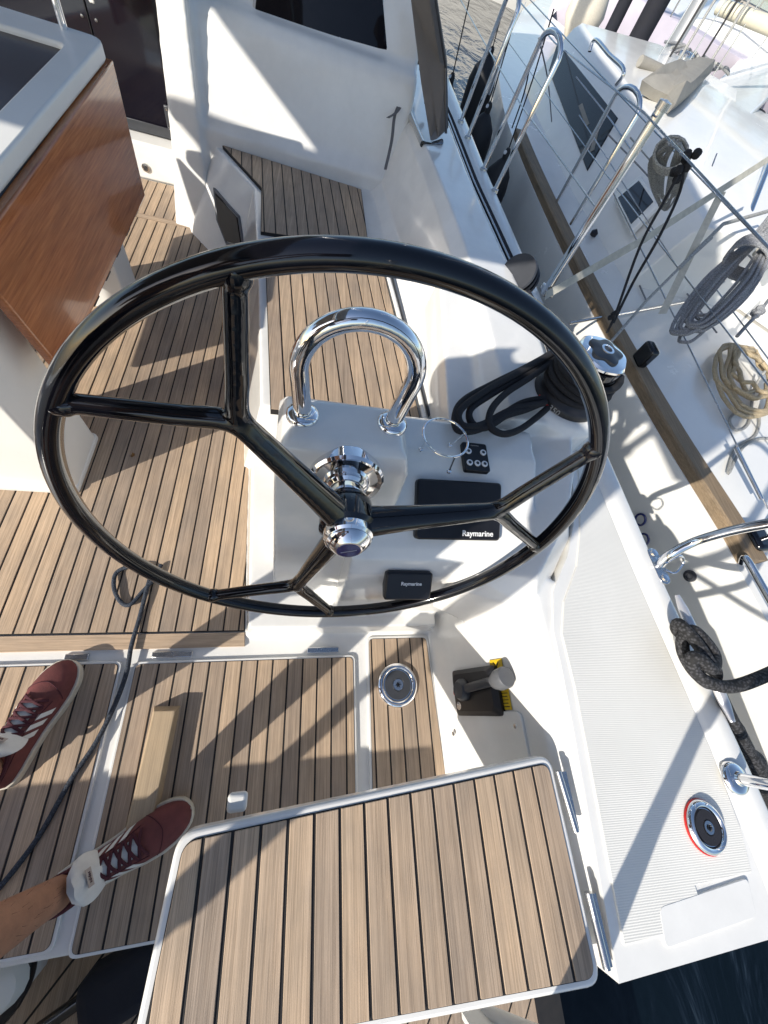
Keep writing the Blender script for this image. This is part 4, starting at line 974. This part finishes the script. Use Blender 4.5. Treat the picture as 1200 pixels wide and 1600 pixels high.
mb = MB(); mb.lathe([(.0, -.06), (.085, -.05), (.102, 0), (.1, .05), (.08, .085), (.0, .1)], V[iht] - fd * .025, (.1, .05, 1), 20); mb.build('hair', HAIR, pers)
mb = MB(); mb.lathe([(0, -.03), (.012, -.02), (.014, 0), (.006, .02), (0, .022)], V[ihd] + fd * .1 + Vector((0, 0, .03)), fd, 10); mb.build('nose', SKIN, pers)
for sg in (1, -1): MB().lathe([(0, -.008), (.011, -.003), (.011, .004), (0, .008)], V[ihd] + fd * .088 + sd_ * (.03 * sg) + Vector((0, 0, .055)), fd, 12).build('eye', WHITEP, pers)
for sg in (1, -1): MB().lathe([(0, -.008), (.02, -.004), (.024, .004), (0, .01)], V[ihd] + sd_ * (.098 * sg) + Vector((0, 0, .04)), sd_, 12).build('ear', SKIN, pers)
# fine hair on the shins
rng = random.Random(5); hv = []; hf = []
for an, kn_ in ((an1, legs[2]), (an2, legs[5])):
    for k in range(170):
        t_ = rng.uniform(.12, .92); p = lerp(an, V[kn_], t_); a = rng.uniform(0, 6.28); r_ = interp([(0, .033), (.2, .037), (.65, .052), (1, .055)], t_) * .93
        if t_ > .5: p = p - fd * .02 * math.sin(math.pi * t_)
        d = Vector((math.cos(a), math.sin(a), 0)); q = p + d * r_; tip = q + d * .006 + Vector((rng.uniform(-.006, .006), rng.uniform(-.006, .006), -.013)); sdv = Vector((-d.y, d.x, 0)) * .00028
        n0 = len(hv); hv += [q - sdv, q + sdv, tip]; hf.append((n0, n0 + 1, n0 + 2))
tag(MB().add(hv, hf).build('leg_hair', HAIR, pers, smooth=False), kind='stuff')
hang(pers)
mb = MB(); mb.box(CAM - FWD * .014, (.078, .16, .008), Matrix(((RIGHT.x, -DOWN.x, -FWD.x), (RIGHT.y, -DOWN.y, -FWD.y), (RIGHT.z, -DOWN.z, -FWD.z))))
tag(mb.build('phone', BLACKP, bevel=.002), 'black phone held up in both hands by the person', 'phone')

# ================================================================== LIFELINES AND FENDERS BETWEEN THE BOATS
def ustan(pa, pb, zb, zt, label, group=None, r=.0115, name='gate_stanchion', lean=(0, 0)):
    a = at(*pa, zb); b = at(*pb, zb); L = Vector((lean[0], lean[1], 0))
    t = thing(name, label, 'stanchion', (a + b) / 2, group); d = (b - a); up = Vector((0, 0, zt - zb))
    pts = [a, a + up * .5 + L * .5, a + up * .93 + L] + [(a + b) / 2 + L - d / 2 * math.cos(x) + up * .93 + up.normalized() * .05 * math.sin(x) for x in [math.pi * k / 8 for k in range(1, 8)]] + [b + up * .93 + L, b + up * .5 + L * .5, b]
    MB().tube(pts, r, 12).build('hoop', CHROME, t)
    for q in (a, b): MB().lathe([(.02, 0), (.018, .012), (.0125, .016)], q - Vector((0, 0, .004)), (0, 0, 1), 18).build('foot', STEEL, t)
    return hang(t)
DZ2 = .5
ustan((755, 265), (773, 298), DZ2, 1.02, 'polished double stanchion hoop on the deck edge beside the nearest dark fenders', lean=(.04, 0))
ustan((720, 190), (731, 215), DZ2, 1.02, 'polished double stanchion hoop further forward on the deck edge near the sprayhood', lean=(.04, 0))
b = at(850, 459, DZ2); t = thing('stanchion', 'single thick stanchion at the deck edge behind the deck block', 'stanchion', b)
MB().tube([b, b + Vector((.01, .02, .6))], .0165, 14).build('post', CHROME, t); MB().box(b + Vector((.012, .01, .012)), (.05, .06, .03)).build('foot', STEEL, t, bevel=.006)
MB().lathe([(.02, 0), (.02, .02), (0, .024)], b + Vector((.01, .02, .585)), (0, 0, 1), 14).build('cap', STEEL, t); hang(t)
def wire(name, pts, r, m_, label, cat, group=None, n=6):
    return tag(MB().tube([Vector(p) for p in pts], r, n).build(name, m_), label, cat, group)
top1 = Vector((.98, 1.57, 1.07)); fwd2 = Vector((1.02, 2.6, 1.0)); fwd3 = Vector((.98, 3.7, 1.0))
wire('lifeline', [Vector((1.1, .2, 1.05)), top1, fwd2, fwd3, Vector((.95, 6, 1.0))], .003, STEEL, 'thin steel upper lifeline along our own deck edge', 'wire')
wire('lifeline', [b + Vector((.005, .01, .32)), Vector((1.0, 2.6, .78)), Vector((.97, 3.7, .78)), Vector((.95, 6, .78))], .0028, STEEL, 'thin steel lower lifeline along our own deck edge', 'wire')
# webbing straps
s0 = at(852, 462, .515); s1 = at(1010, 372, .72); s2 = at(1205, 246, .98)
tag(MB().ribbon([s0, lerp(s0, s1, .5), s1, lerp(s1, s2, .5), s2], [Vector((-.004, .018, .03)), Vector((-.004, .018, .03)), Vector((0, .02, .03)), Vector((0, .02, .03)), Vector((0, .02, .026))], .002).build('webbing_strap', WEB), 'long cream webbing strap running up from the stanchion foot', 'strap')
s0 = at(1128, 300, .86); s1 = at(1098, 360, .74); s2 = at(1035, 490, .52)
tag(MB().ribbon(catmull([s0, s1, s2], 5), Vector((.034, -.004, .012)), .002).build('webbing_strap', WEB), 'short cream webbing strap hanging down from the long strap', 'strap')
# black fender lanyard
mb = MB(); k0 = at(1068, 258, 1.0)
mb.tube(catmull([k0, at(1040, 310, .92), at(1000, 385, .8), at(962, 490, .62), at(948, 520, .55)], 5), .0048, 8)
mb.tube(catmull([k0, at(1062, 300, .93), at(1030, 370, .83), at(990, 440, .7), at(958, 505, .57)], 5), .0052, 8)
for k in range(7): a = k * 1.9; mb.lathe([(0, -.016), (.013, -.008), (.014, .006), (0, .016)], k0 + Vector((.014 * math.cos(a), .014 * math.sin(a), .012 * (k - 3))), (math.cos(a), math.sin(a * 1.7), .5), 10)
for k in range(4): mb.lathe([(0, -.01), (.009, -.005), (.009, .005), (0, .01)], at(957, 492, .63) + Vector((.006 * (k % 2), 0, .008 * k - .012)), (math.cos(k), math.sin(k), .4), 8)
tag(mb.build('fender_lanyard', ROPEB), 'black knotted lanyard running from the lifeline to the deck edge', 'rope')
def fender(px, py, zt, L, r, label):
    p = at(px, py, zt); t = thing('fender', label, 'fender', p - Vector((0, 0, L)), 'dark fenders between the boats')
    MB().lathe([(.0, -L - .04), (r * .35, -L - .02), (r * .8, -L + .06), (r, -L + .16), (r, -.2), (r * .82, -.11), (r * .4, -.05), (.022, -.03), (.022, .01), (.012, .03), (0, .03)], p, (.0, 0, 1), 24).build('body', FEND, t)
    MB().lathe([(.012, -.002), (.012, .002)], p + Vector((-.02, -.012, .008)), (-.8, -.5, .3), 12).build('eyelet', WHITEP, t)
    MB().tube([p + Vector((0, 0, .02)), p + Vector((-.02, .02, .35)), p + Vector((-.05, .05, .62))], .0045, 8).build('lanyard', ROPEB, t)
    return hang(t)
fender(706, 122, .44, .5, .1, 'dark fender farthest forward, its white eyelet against the water')
fender(768, 80, .5, .85, .13, 'largest dark fender, long and slanting between the two hulls')
fender(764, 168, .42, .5, .11, 'dark fender with eyelet just below the largest one')
fender(792, 240, .38, .5, .105, 'dark fender nearest the wheel, half hidden by the stanchion hoop')

# ================================================================== THE YACHT ALONGSIDE
NZ = .29
RAIL = [(-.46, 1.74), (0, 1.748), (.445, 1.73), (.614, 1.712), (1.04, 1.65), (1.63, 1.60), (2.2, 1.573), (3.2, 1.575), (4.07, 1.61), (5.0, 1.7), (6.4, 1.97), (8.0, 2.5), (10, 3.2), (12, 4.1)]
RC = catmull([(x, y, 0) for y, x in RAIL], 6)
nb = thing('neighbour_yacht', 'white sailing yacht alongside with a teak toe rail and dark cabin window', 'yacht', (3.4, 3, WL))
hullr = []
for p in RC: hullr.append([Vector((p.x + dx, p.y, z)) for dx, z in ((.03, NZ - .01), (.0, NZ - .012), (-.008, NZ - .05), (.0, .1), (.03, -.25), (.1, -.6), (.25, WL - .3))])
mb = MB(); mb.loft(hullr, closed=False)
stern = [Vector((1.75, -.46, NZ - .01)), Vector((5.2, -.46, NZ - .01)), Vector((5.0, -.2, WL - .3)), Vector((2.05, -.2, WL - .3))]
mb.loft([[p for p in stern], [p + Vector((0, .03, 0)) for p in stern]])
mb.build('hull', BOATW, nb, ang=50)
dk = []
for p in RC: dk.append([Vector((p.x + .02, p.y, NZ - .012)), Vector((p.x + .1, p.y, NZ - .004)), Vector((p.x + .4, p.y, NZ + .01)), Vector((max(p.x + .5, 5.2 - max(0, p.y - 4) * .25), p.y, NZ + .03))])
MB().loft(dk, closed=False).build('deck', BOATW, nb)
tr = [p for p in RC if .40 < p.y < 4.3]
tr = [Vector((1.732, .405, 0))] + tr
rw = []
for p in tr: rw.append([Vector((p.x + dx, p.y, z)) for dx, z in ((.005, NZ - .014), (.008, NZ + .03), (.016, NZ + .038), (.1, NZ + .038), (.108, NZ + .03), (.108, NZ - .012))])
MB().loft(rw).build('toe_rail', TEAKN, nb, smooth=False)
# cabin
wA, wB, wC, wD = at(872, 67, .66), at(968, 184, .66), at(917, 271, .42), at(856, 112, .5)
fn = (wB - wC).cross(wD - wC).normalized()
if fn.x > 0: fn = -fn
def cab(y, a):   # section of the coachroof
    return None
cr = MB(); ringsC = []
for y, xb, xt, zt in ((2.25, 1.98, 2.09, .62), (2.95, 1.965, 2.13, .69), (3.4, 1.955, 2.17, .72), (4.5, 2.02, 2.23, .74), (5.55, 2.08, 2.3, .755), (5.95, 2.45, 2.75, .5), (6.2, 2.8, 3.0, .3)):
    ringsC.append([Vector((xb - .03, y, NZ - .01)), Vector((xb, y, NZ + .05)), Vector((xt, y, zt)), Vector((xt + .06, y, zt + .045)), Vector((xt + .9, y, zt + .11)), Vector((xt + 2.2, y, zt + .04)), Vector((xt + 2.5, y, NZ))])
cr.loft(ringsC)
roof = cr.build('coachroof', BOATW, nb, bevel=.01, ang=50)
wc_ = [q - Vector((.012, 0, -.006)) for q in (wA, wB, wC, wD)]
# set the pane on the cabin side itself
def onside(px, py):
    a, b2, c2 = Vector((1.955, 3.4, NZ + .05)), Vector((2.08, 5.6, NZ + .05)), Vector((2.17, 3.4, .72)); n = (b2 - a).cross(c2 - a); d = ray(px, py); return CAM + d * ((a - CAM).dot(n) / d.dot(n)), n.normalized()
sn = onside(900, 200)[1]; sn = -sn if sn.x > 0 else sn
ww = [onside(*q)[0] for q in ((872, 67), (966, 186), (918, 268), (858, 112))]
MB().loft([[p + sn * h for p in ww] for h in (-.02, .012)]).build('window', WINDOWM, roof, bevel=.004)
for (p0, p1, p2, p3) in (((905, 168), (911, 164), (922, 196), (916, 200)), ((931, 205), (938, 200), (930, 236), (923, 240))):
    MB().loft([[onside(*q)[0] + sn * h for q in (p0, p1, p2, p3)] for h in (.006, .016)]).build('pane_strip', CUSHION, roof, smooth=False)  # beige strips laid on the dark pane
gr0, gr1 = at(930, 62, .86), at(975, 110, .86)
MB().tube(catmull([gr0 - Vector((0, 0, .06)), gr0, lerp(gr0, gr1, .5), gr1, gr1 - Vector((0, 0, .07))], 5), .013, 10).build('grab_rail', CHROME, roof)
# cockpit coaming, hatch, cushion
cc_ = [at(1062, 236, .62), at(1330, 200, .62), at(1460, 560, .62), at(1205, 340, .62)]
mb = MB(); mb.loft([[p - Vector((.05, 0, .34)) for p in cc_], [p - Vector((.02, 0, .03)) for p in cc_], [p for p in cc_]]); mb.build('cockpit_coaming', BOATW, nb, bevel=.03, seg=3)
hq = [onside(*q)[0] + sn * .004 for q in ((968, 314), (1000, 288), (1022, 320), (988, 354))]
cc = sum(hq, Vector()) / 4
hf = MB().loft([[cc + (p - cc) * k + sn * h for p in hq] for k, h in ((1.35, -.02), (1.35, .012), (1.2, .018))]).build('hatch_frame', BOATW, nb, bevel=.006)
MB().loft([[cc + (p - cc) * k + sn * h for p in hq] for k, h in ((1.02, .01), (1.02, .022))]).build('hatch_pane', SMOKE, hf)
# arch leg rising from the coaming
q_ = [at(1040, 205, .70), at(1230, 20, 1.0), at(1230, 125, .97), at(1088, 262, .66)]
MB().loft([[p - Vector((0, 0, .09)) for p in q_], [p for p in q_]]).build('arch_leg', BOATW, nb, bevel=.025, seg=3)
# mast, boom and stowed gear
mp_ = at(1046, 80, .82); MB().tube([mp_, mp_ + Vector((0, 0, 9))], .085, 20, flat=.7).build('mast', mat('anodised_mast', (.6, .6, .62), .35, .7, var=.1, vscale=5), nb)
MB().tube([mp_ + Vector((.1, -.2, .35)), mp_ + Vector((.6, -1.0, .42)), mp_ + Vector((1.2, -2.2, .5)), mp_ + Vector((2.2, -4.2, .6))], [.05, .06, .06, .05], 12).build('boom', mat('cream_spar', (.62, .58, .45), .4, var=.1, vscale=4), nb)
for k in range(9):
    a = k * .7; q = mp_ + Vector((-.12 + .06 * k, -.28 + .05 * math.sin(a * 2), .03)); MB().tube(catmull([q, q + Vector((.1 * math.cos(a), .1 * math.sin(a), .05)), q + Vector((.25 * math.cos(a + 1), .2 * math.sin(a + 1), .02))], 5), .012, 8).build('halyard', ROPEW if k % 2 else ROPEG, nb)
for k in range(7):
    e = at(1030 + 14 * k, 88 + 5 * k, .84); MB().tube([e, mp_ + Vector((-.05 + .03 * k, -.05, 6))], .006 + .003 * (k % 3), 6).build('shroud', (STEEL, BLACKP, ROPEW)[k % 3], nb)
MB().box(mp_ + Vector((-.02, -.36, .03)), (.16, .12, .09), Matrix.Rotation(.5, 3, 'Z')).build('halyard_winch', STEEL, nb, bevel=.03, seg=3)
MB().tube([at(1000, 95, .84), at(1085, 135, .82)], .035, 10).build('deck_spar', CUSHION, nb)
nsA = ((868, 317), (892, 351))
a = at(869, 318, NZ + .03); b2 = at(892, 351, NZ + .03); up = Vector((0, 0, .6)); dd = b2 - a
pts = [a, a + up * .9] + [(a + b2) / 2 - dd / 2 * math.cos(x) + up * .9 + Vector((0, 0, .06)) * math.sin(x) for x in [math.pi * k / 8 for k in range(1, 8)]] + [b2 + up * .9, b2]
gs = MB().tube(pts, .0125, 12).build('gate_stanchion', CHROME, nb)
for k, (y, x) in enumerate(((.5, 1.88), (5.0, 1.55))): MB().tube([(x, y, NZ), (x, y, NZ + .62)], .0125, 12).build('stanchion', CHROME, nb)
for z, r in ((.58, .0035), (.33, .003)): MB().tube([(1.9, -.4, NZ + z), (1.88, .5, NZ + z)] + [(a.x, a.y, NZ + z), (1.55, 5, NZ + z), (2.3, 7.2, NZ + z)], r, 6).build('lifeline', STEEL, nb)
# lifeline running low across the deck with its fitting
for (p0, p1, z0, z1) in (((958, 300), (1200, 795), .62, .36), ((1110, 440), (1260, 640), .55, .5), ((905, 180), (1060, 420), .62, .5)):
    MB().tube([at(*p0, z0), at(*p1, z1)], .0032, 6).build('wire', STEEL, nb)
v0, v1 = at(1150, 700, .405), at(1190, 780, .37); MB().tube([v0, v1], .0085, 10).build('turnbuckle', CHROME, nb)
MB().tube(catmull([at(1160, 880, .3), at(1165, 872, .33), at(1185, 905, .33), at(1230, 985, .33)], 6), .0125, 12).build('side_rail', CHROME, nb)
q0 = at(1188, 838, .34); mb = MB(); mb.box(q0 - Vector((0, 0, .03)), (.09, .12, .08)); mb.build('rail_end_bracket', BLACKG, nb, bevel=.02, seg=3)
MB().lathe([(.026, .0), (.026, .012), (.016, .014), (.014, .006), (0, .006)], atx(1080, 900, 1.735) , (-1, 0, .1), 24).build('hull_outlet', GRAPH, nb)
for px, py in ((1008, 843), (1003, 812)):
    q = atx(px, py, 1.70); MB().tube([q + Vector((-.01, .028 * math.cos(x), .028 * math.sin(x))) for x in [2 * math.pi * k / 24 for k in range(24)]], .0055, 8, True).build('hull_ring', BLUE, nb)
mb = MB(); p0, p1 = at(1000, 548, .4), at(1018, 560, .4); mb.box((p0 + p1) / 2, (.05, .09, .1)); mb.build('fairlead', BLACKG, nb, bevel=.015, seg=3)
for px, py in ((1048, 410), (928, 365)):
    q = at(px, py, .32); MB().lathe([(0, -.02), (.022, -.012), (.024, .01), (0, .03)], q, (0, 0, 1), 14).build('deck_block', BLACKP, nb)
MB().tube([at(930, 330, .305), at(1020, 390, .305), at(1100, 450, .305), at(1230, 540, .305)], .014, 8).build('deck_track', CUSHION, nb)
MB().tube([at(890, 505, .31), at(1090, 468, .31)], .008, 8).build('deck_tube', STEEL, nb)
# steel arch post in front of the coaming
MB().tube([at(1128, 440, .5), at(1165, 350, .68), at(1212, 230, .9)], .016, 12).build('arch_post', CHROME, nb)
for (p0, p1, z0, z1) in (((905, 250), (1010, 470), .34, .31), ((930, 280), (1120, 520), .36, .33), ((950, 210), (1060, 330), .7, .6), ((1010, 240), (1190, 420), .66, .6), ((862, 130), (905, 260), .34, .33)):
    MB().tube(catmull([at(*p0, z0), at((p0[0] + p1[0]) / 2 + 3, (p0[1] + p1[1]) / 2, (z0 + z1) / 2 - .01), at(*p1, z1)], 5), .0045, 6).build('deck_rope', ROPEG, nb)
for (p0, p1, z0, z1, m_) in (((830, 90), (800, 200), .9, .5, ROPEB), ((842, 60), (862, 190), .95, .45, ROPEG), ((985, 215), (1048, 300), .8, .62, ROPEW), ((1060, 330), (1052, 415), .6, .33, ROPEW), ((900, 120), (1000, 255), .7, .62, STEEL), ((1120, 240), (1040, 420), .8, .4, STEEL)):
    MB().tube(catmull([at(*p0, z0), at((p0[0] + p1[0]) / 2 + 4, (p0[1] + p1[1]) / 2, (z0 + z1) / 2 - .015), at(*p1, z1)], 5), .0042, 6).build('hanging_line', m_, nb)
c = at(1170, 190, .7); MB().loft([[c + Vector((.22 * k * math.cos(a), .16 * k * math.sin(a), h)) for a in [2 * math.pi * j / 16 for j in range(16)]] for k, h in ((1, -.1), (1, 0), (.75, .07), (.3, .1))]).build('instrument_cover', NAVY, nb)
hang(nb)
# cushion, canvas and ropes lying on her
cq = [at(1084, 262, .645), at(1100, 244, .645), at(1240, 360, .645), at(1225, 420, .645), at(1150, 362, .645)]
tag(MB().loft([[p - Vector((0, 0, .04)) for p in cq], [p + Vector((0, 0, .05)) for p in cq]]).build('seat_cushion', CUSHION, bevel=.02, seg=3), 'taupe seat cushion on the yacht alongside, behind the cream strap', 'cushion')
cq = [at(1003, 125, .85), at(1020, 117, .87), at(1045, 112, .88), at(1068, 100, .9), at(1092, 96, .92), at(1112, 112, .9), at(1090, 135, .89), at(1070, 152, .87), at(1055, 163, .85), at(1043, 148, .84), at(1022, 138, .84)]
cn = sum(cq, Vector()) / len(cq)
mb = MB(); mb.loft([[cn + (p - cn) * .9 - Vector((0, 0, .06)) for p in cq], [p for p in cq], [cn + (p - cn) * (.72 + .1 * (k % 2)) + Vector((0, 0, .03 + .025 * (k % 3))) for k, p in enumerate(cq)], [cn + (p - cn) * .3 + Vector((0, 0, .035 + .02 * (k % 2))) for k, p in enumerate(cq)]]); tag(mb.build('canvas_cover', CUSHION, ang=25), 'crumpled taupe canvas cover on the cabin roof alongside', 'cover')
def coil(name, c, rx, ry, turns, r, m_, label, tilt=None, hgt=.02, jit=.015, ang=0, tail=None):
    rng = random.Random(40 + turns); pts = []
    for k in range(turns * 14):
        a = 2 * math.pi * k / 14; j = 1 + rng.uniform(-jit, jit) * 2 - .55 * ((k / 14) / turns)
        v = Vector((rx * math.cos(a) * j, ry * math.sin(a) * j, hgt * (k // 14) / turns + .012 * rng.random()))
        v = Matrix.Rotation(ang, 3, 'Z') @ v
        if tilt: v = tilt @ v
        pts.append(Vector(c) + v)
    if tail: pts += [Vector(q) for q in tail]
    return tag(MB().tube(catmull(pts, 2), r, 8).build(name, m_), label, 'rope')
coil('rope_coil', at(1160, 592, .34), .36, .2, 7, .0105, ROPET, 'tan rope coil lying on the deck of the yacht alongside', ang=R_(50), jit=.06, hgt=.06)
# grey rope hank hung from the arch post: upper bundle and hanging loops
p0, p1 = at(1190, 380, .78), at(1080, 510, .55)
mb = MB(); rng = random.Random(3)
for k in range(15):
    o_ = Vector((rng.uniform(-.03, .03), rng.uniform(-.03, .03), rng.uniform(-.02, .02))); s_ = rng.uniform(.8, 1.05); w1 = (k - 7) * .007
    a = p0 + Vector((.12, .05, .14)) + o_; bend = lerp(p0, p1, s_) + o_
    sdv = Vector((.5, -.6, .5)) * (.05 + .004 * k)
    mb.tube(catmull([a - sdv * 1.3, p0 + o_ * .5 - sdv * .6, lerp(p0, p1, .5) - sdv + o_, bend - sdv * .7, bend + (p1 - p0).normalized() * .05, bend + sdv * .7, lerp(p0, p1, .5) + sdv + o_, p0 + o_ * .5 + sdv * .6, a + sdv * 1.3], 5), .0075, 8)
for k in range(7):
    c = lerp(p0, p1, .12 + .02 * k); mb.tube([c + Vector((.075 * math.cos(x) * .9, -.06 * math.cos(x), .07 * math.sin(x))) for x in [2 * math.pi * q / 16 for q in range(16)]], .0075, 8, True)
tag(mb.build('rope_hank', ROPEG), 'big grey rope hank hanging by the steel arch post alongside', 'rope')
p0, p1 = at(1050, 225, .98), at(1035, 320, .74)
mb = MB()
for k in range(12):
    o_ = Vector((rng.uniform(-.02, .02), rng.uniform(-.02, .02), 0)); sdv = Vector((.7, -.5, .2)) * (.012 + .0065 * k)
    mb.tube(catmull([p0 + o_, lerp(p0, p1, .25) - sdv, lerp(p0, p1, .7) - sdv * .8, lerp(p0, p1, rng.uniform(.85, 1.1)) + o_, lerp(p0, p1, .7) + sdv * .8, lerp(p0, p1, .25) + sdv, p0 + o_ + Vector((.01, 0, .01))], 5), .0042, 7)
for k in range(4): c = lerp(p0, p1, .12 + .03 * k); mb.tube([c + Vector((.05 * math.cos(x), -.035 * math.cos(x), .045 * math.sin(x))) for x in [2 * math.pi * q / 14 for q in range(14)]], .0055, 7, True)
tag(mb.build('rope_hank', ROPEW), 'smaller beige rope hank tied to the lifeline above the hatch alongside', 'rope')
mb = MB(); mb.tube(catmull([at(1195, 580, .4), at(1178, 610, .34), at(1170, 660, .315), at(1150, 672, .315), at(1140, 655, .315), at(1160, 640, .32), at(1185, 650, .315), at(1180, 680, .31), at(1150, 700, .31), at(1138, 740, .31), at(1160, 700, .32), at(1190, 685, .315), at(1230, 690, .31)], 7), .0068, 8)
tag(mb.build('flecked_line', ROPEW), 'thin flecked line in loose loops below the tan coil', 'rope')
mb = MB(); mb.tube(catmull([at(1225, 440, .62), at(1200, 470, .6), at(1185, 490, .58), at(1170, 505, .57), at(1152, 525, .55)], 5), .0085, 8)
for k in range(5): mb.lathe([(0, -.02), (.017, -.01), (.017, .01), (0, .02)], at(1184, 488, .58) + Vector((.01 * math.cos(k * 2), .01 * math.sin(k * 2), .008 * (k - 2))), (math.cos(k), math.sin(k), .6), 10)
tag(mb.build('knotted_line', ROPEG), 'grey line end with a round stopper knot beside the big hank', 'rope')
mb = MB(); mb.tube([at(945, 545, .5), at(1010, 470, .6), at(1060, 420, .66), at(1112, 372, .72)], .006, 8); mb.tube([at(1060, 420, .66), at(1130, 350, .75), at(1200, 330, .8)], .009, 8)
tag(mb.build('sheathed_line', ROPEW), 'thin grey line in a cream sleeve leading up to the big hank', 'rope')

# ================================================================== HARBOUR BEHIND
def yacht(name, loc, rot, L, B, F, hullm, label, mast=True, deck=BOATW):
    t = thing(name, label, 'yacht', (loc[0], loc[1], WL), 'yachts moored farther off'); M = Matrix.Translation((loc[0], loc[1], WL)) @ Matrix.Rotation(rot, 4, 'Z')
    st = [(-.5, .8), (-.3, .95), (0, 1), (.2, .9), (.35, .62), (.45, .3), (.5, .02)]
    rings = []
    for s, w_ in st:
        hb = B / 2 * w_; rings.append([M @ Vector((s * L, y * hb, z)) for y, z in ((0, -.3), (.7, -.2), (.92, F * .4), (1, F * (1 + .15 * max(0, s))), (.96, F * (1 + .15 * max(0, s)) + .03), (0, F * (1 + .15 * max(0, s)) + .05), (-.96, F * (1 + .15 * max(0, s)) + .03), (-1, F * (1 + .15 * max(0, s))), (-.92, F * .4), (-.7, -.2))])
    MB().loft(rings).build('hull', hullm, t, ang=50)
    cab_ = MB().loft([[M @ Vector((s * L, y * B * w_, z)) for y, z in ((-.36, F), (-.3, F + h), (.3, F + h), (.36, F))] for s, w_, h in ((-.2, 1, .45), (0, 1, .5), (.2, .8, .42), (.3, .5, .08))]).build('coachroof', deck, t, ang=30)
    for sg in (-1, 1):
        for k in range(3):
            x = -.12 + k * .1; MB().box(M @ Vector((x * L, sg * B * .335, F + .26)), (L * .07, .03, .16), M.to_3x3()).build('window', WINDOWM, cab_, smooth=False)
    MB().loft([[M @ Vector((s * L, y * B * .36, z)) for y, z in ((-1, F), (-.9, F + .28), (.9, F + .28), (1, F))] for s in (-.46, -.2)]).build('cockpit', GREYC, t, bevel=.03)
    if mast:
        MB().tube([M @ Vector((.05 * L, 0, F)), M @ Vector((.05 * L, 0, F + 12))], .08, 10).build('mast', STEEL, t)
        MB().tube([M @ Vector((.05 * L, 0, F + 1.2)), M @ Vector((-.4 * L, 0, F + 1.25))], [.14, .1], 10).build('boom', NAVY, t)
    for sg in (-1, 1):
        MB().tube([M @ Vector((s * L, sg * B / 2 * w_ * .96, F + .65 + .1 * max(0, s))) for s, w_ in st[:-1]], .012, 6).build('lifeline', STEEL, t)
        for s, w_ in st[1:-1]: MB().tube([M @ Vector((s * L, sg * B / 2 * w_ * .96, F)), M @ Vector((s * L, sg * B / 2 * w_ * .96, F + .65))], .014, 6).build('stanchion', STEEL, t)
    return hang(t)
yacht('moored_yacht', (9.4, 11.4), R_(186), 11, 3.4, 1.5, LILAC, 'pale lilac hulled yacht lying just beyond the yacht alongside')
yacht('moored_yacht', (4.6, 21), R_(170), 10, 3, 1.1, BOATW, 'white yacht across the water at the top edge of the picture')
yacht('moored_yacht', (15.5, 16), R_(100), 11, 3.4, 1.1, BOATW, 'white yacht with dark boom cover, second beyond the yacht alongside')
yacht('moored_yacht', (21, 21), R_(98), 12, 3.6, 1.15, BOATW, 'white yacht third beyond the yacht alongside')
yacht('moored_yacht', (27, 27), R_(102), 12, 3.6, 1.15, BOATW, 'white yacht farthest off below the trees')
p = aty(914, 22, 8.9); t = thing('fender', 'big white round fender with red lanyard on the lilac hull', 'fender', p)
MB().lathe([(0, -.3), (.14, -.26), (.26, -.1), (.28, .08), (.2, .26), (.08, .36), (.05, .42), (0, .43)], p, (.1, -.1, 1), 24).build('body', RUBBER, t)
MB().tube([p + Vector((0, 0, .42)), p + Vector((-.03, 0, .9))], .012, 8).build('lanyard', RED, t); hang(t)
for px, py, nm in ((946, 62, 'dark slim mooring pile nearest the cabin roof alongside'), (991, 70, 'thicker dark mooring pile beside the mast alongside')):
    q = aty(px, py, 7.2); tag(MB().tube([(q.x, q.y, WL - .5), (q.x + .02, q.y, 2.6)], .075 if px < 990 else .12, 12).build('mooring_pile', NAVY), nm, 'pile')
tag(MB().box((30, 48, -.2), (120, 8, 2.0), Matrix.Rotation(R_(-35), 3, 'Z')).build('quay', CONC, bevel=.1), kind='structure')
# trees beyond the quay
def tree(x, y, h, label, sd_):
    rng = random.Random(sd_); t = thing('tree', label, 'tree', (x, y, .8), 'trees behind the quay')
    mb = MB(); mb.tube([(x, y, .6), (x + .1, y, h * .35), (x, y + .1, h * .7)], [.25, .18, .07], 9)
    for k in range(6):
        a = rng.uniform(0, 6.28); mb.tube([(x, y, h * rng.uniform(.25, .5)), (x + math.cos(a) * h * .22, y + math.sin(a) * h * .22, h * rng.uniform(.55, .8))], [.09, .03], 6)
    mb.build('trunk', BARK, t)
    v = []; f = []
    for k in range(26):
        a = rng.uniform(0, 6.28); rr2 = h * .34 * math.sqrt(rng.random()); c = Vector((x + rr2 * math.cos(a), y + rr2 * math.sin(a), h * rng.uniform(.3, .95)))
        for q in range(110):
            d = Vector((rng.gauss(0, 1), rng.gauss(0, 1), rng.gauss(0, .8))) * h * .055; p = c + d; u = Vector((rng.uniform(-1, 1), rng.uniform(-1, 1), rng.uniform(-1, 1))).normalized() * .16; w2 = u.cross(Vector((rng.uniform(-1, 1), rng.uniform(-1, 1), rng.uniform(-1, 1)))).normalized() * .1
            n0 = len(v); v += [p - u, p + w2, p + u, p - w2]; f.append((n0, n0 + 1, n0 + 2, n0 + 3))
    MB().add(v, f).build('crown', LEAF, t, smooth=False); return hang(t)
for k, (x, y, h) in enumerate(((33, 38, 9), (39, 35, 10), (28, 43, 9.5), (45, 31, 9), (24, 48, 10), (50, 27, 10))):
    tree(x, y, h, ['broad dark tree straight behind the farthest yacht', 'dark tree second from the right end of the quay row', 'dark tree left of the farthest yacht', 'dark tree near the right end of the quay row', 'dark tree at the left end of the quay row', 'dark tree at the right end of the quay row'][k], k)
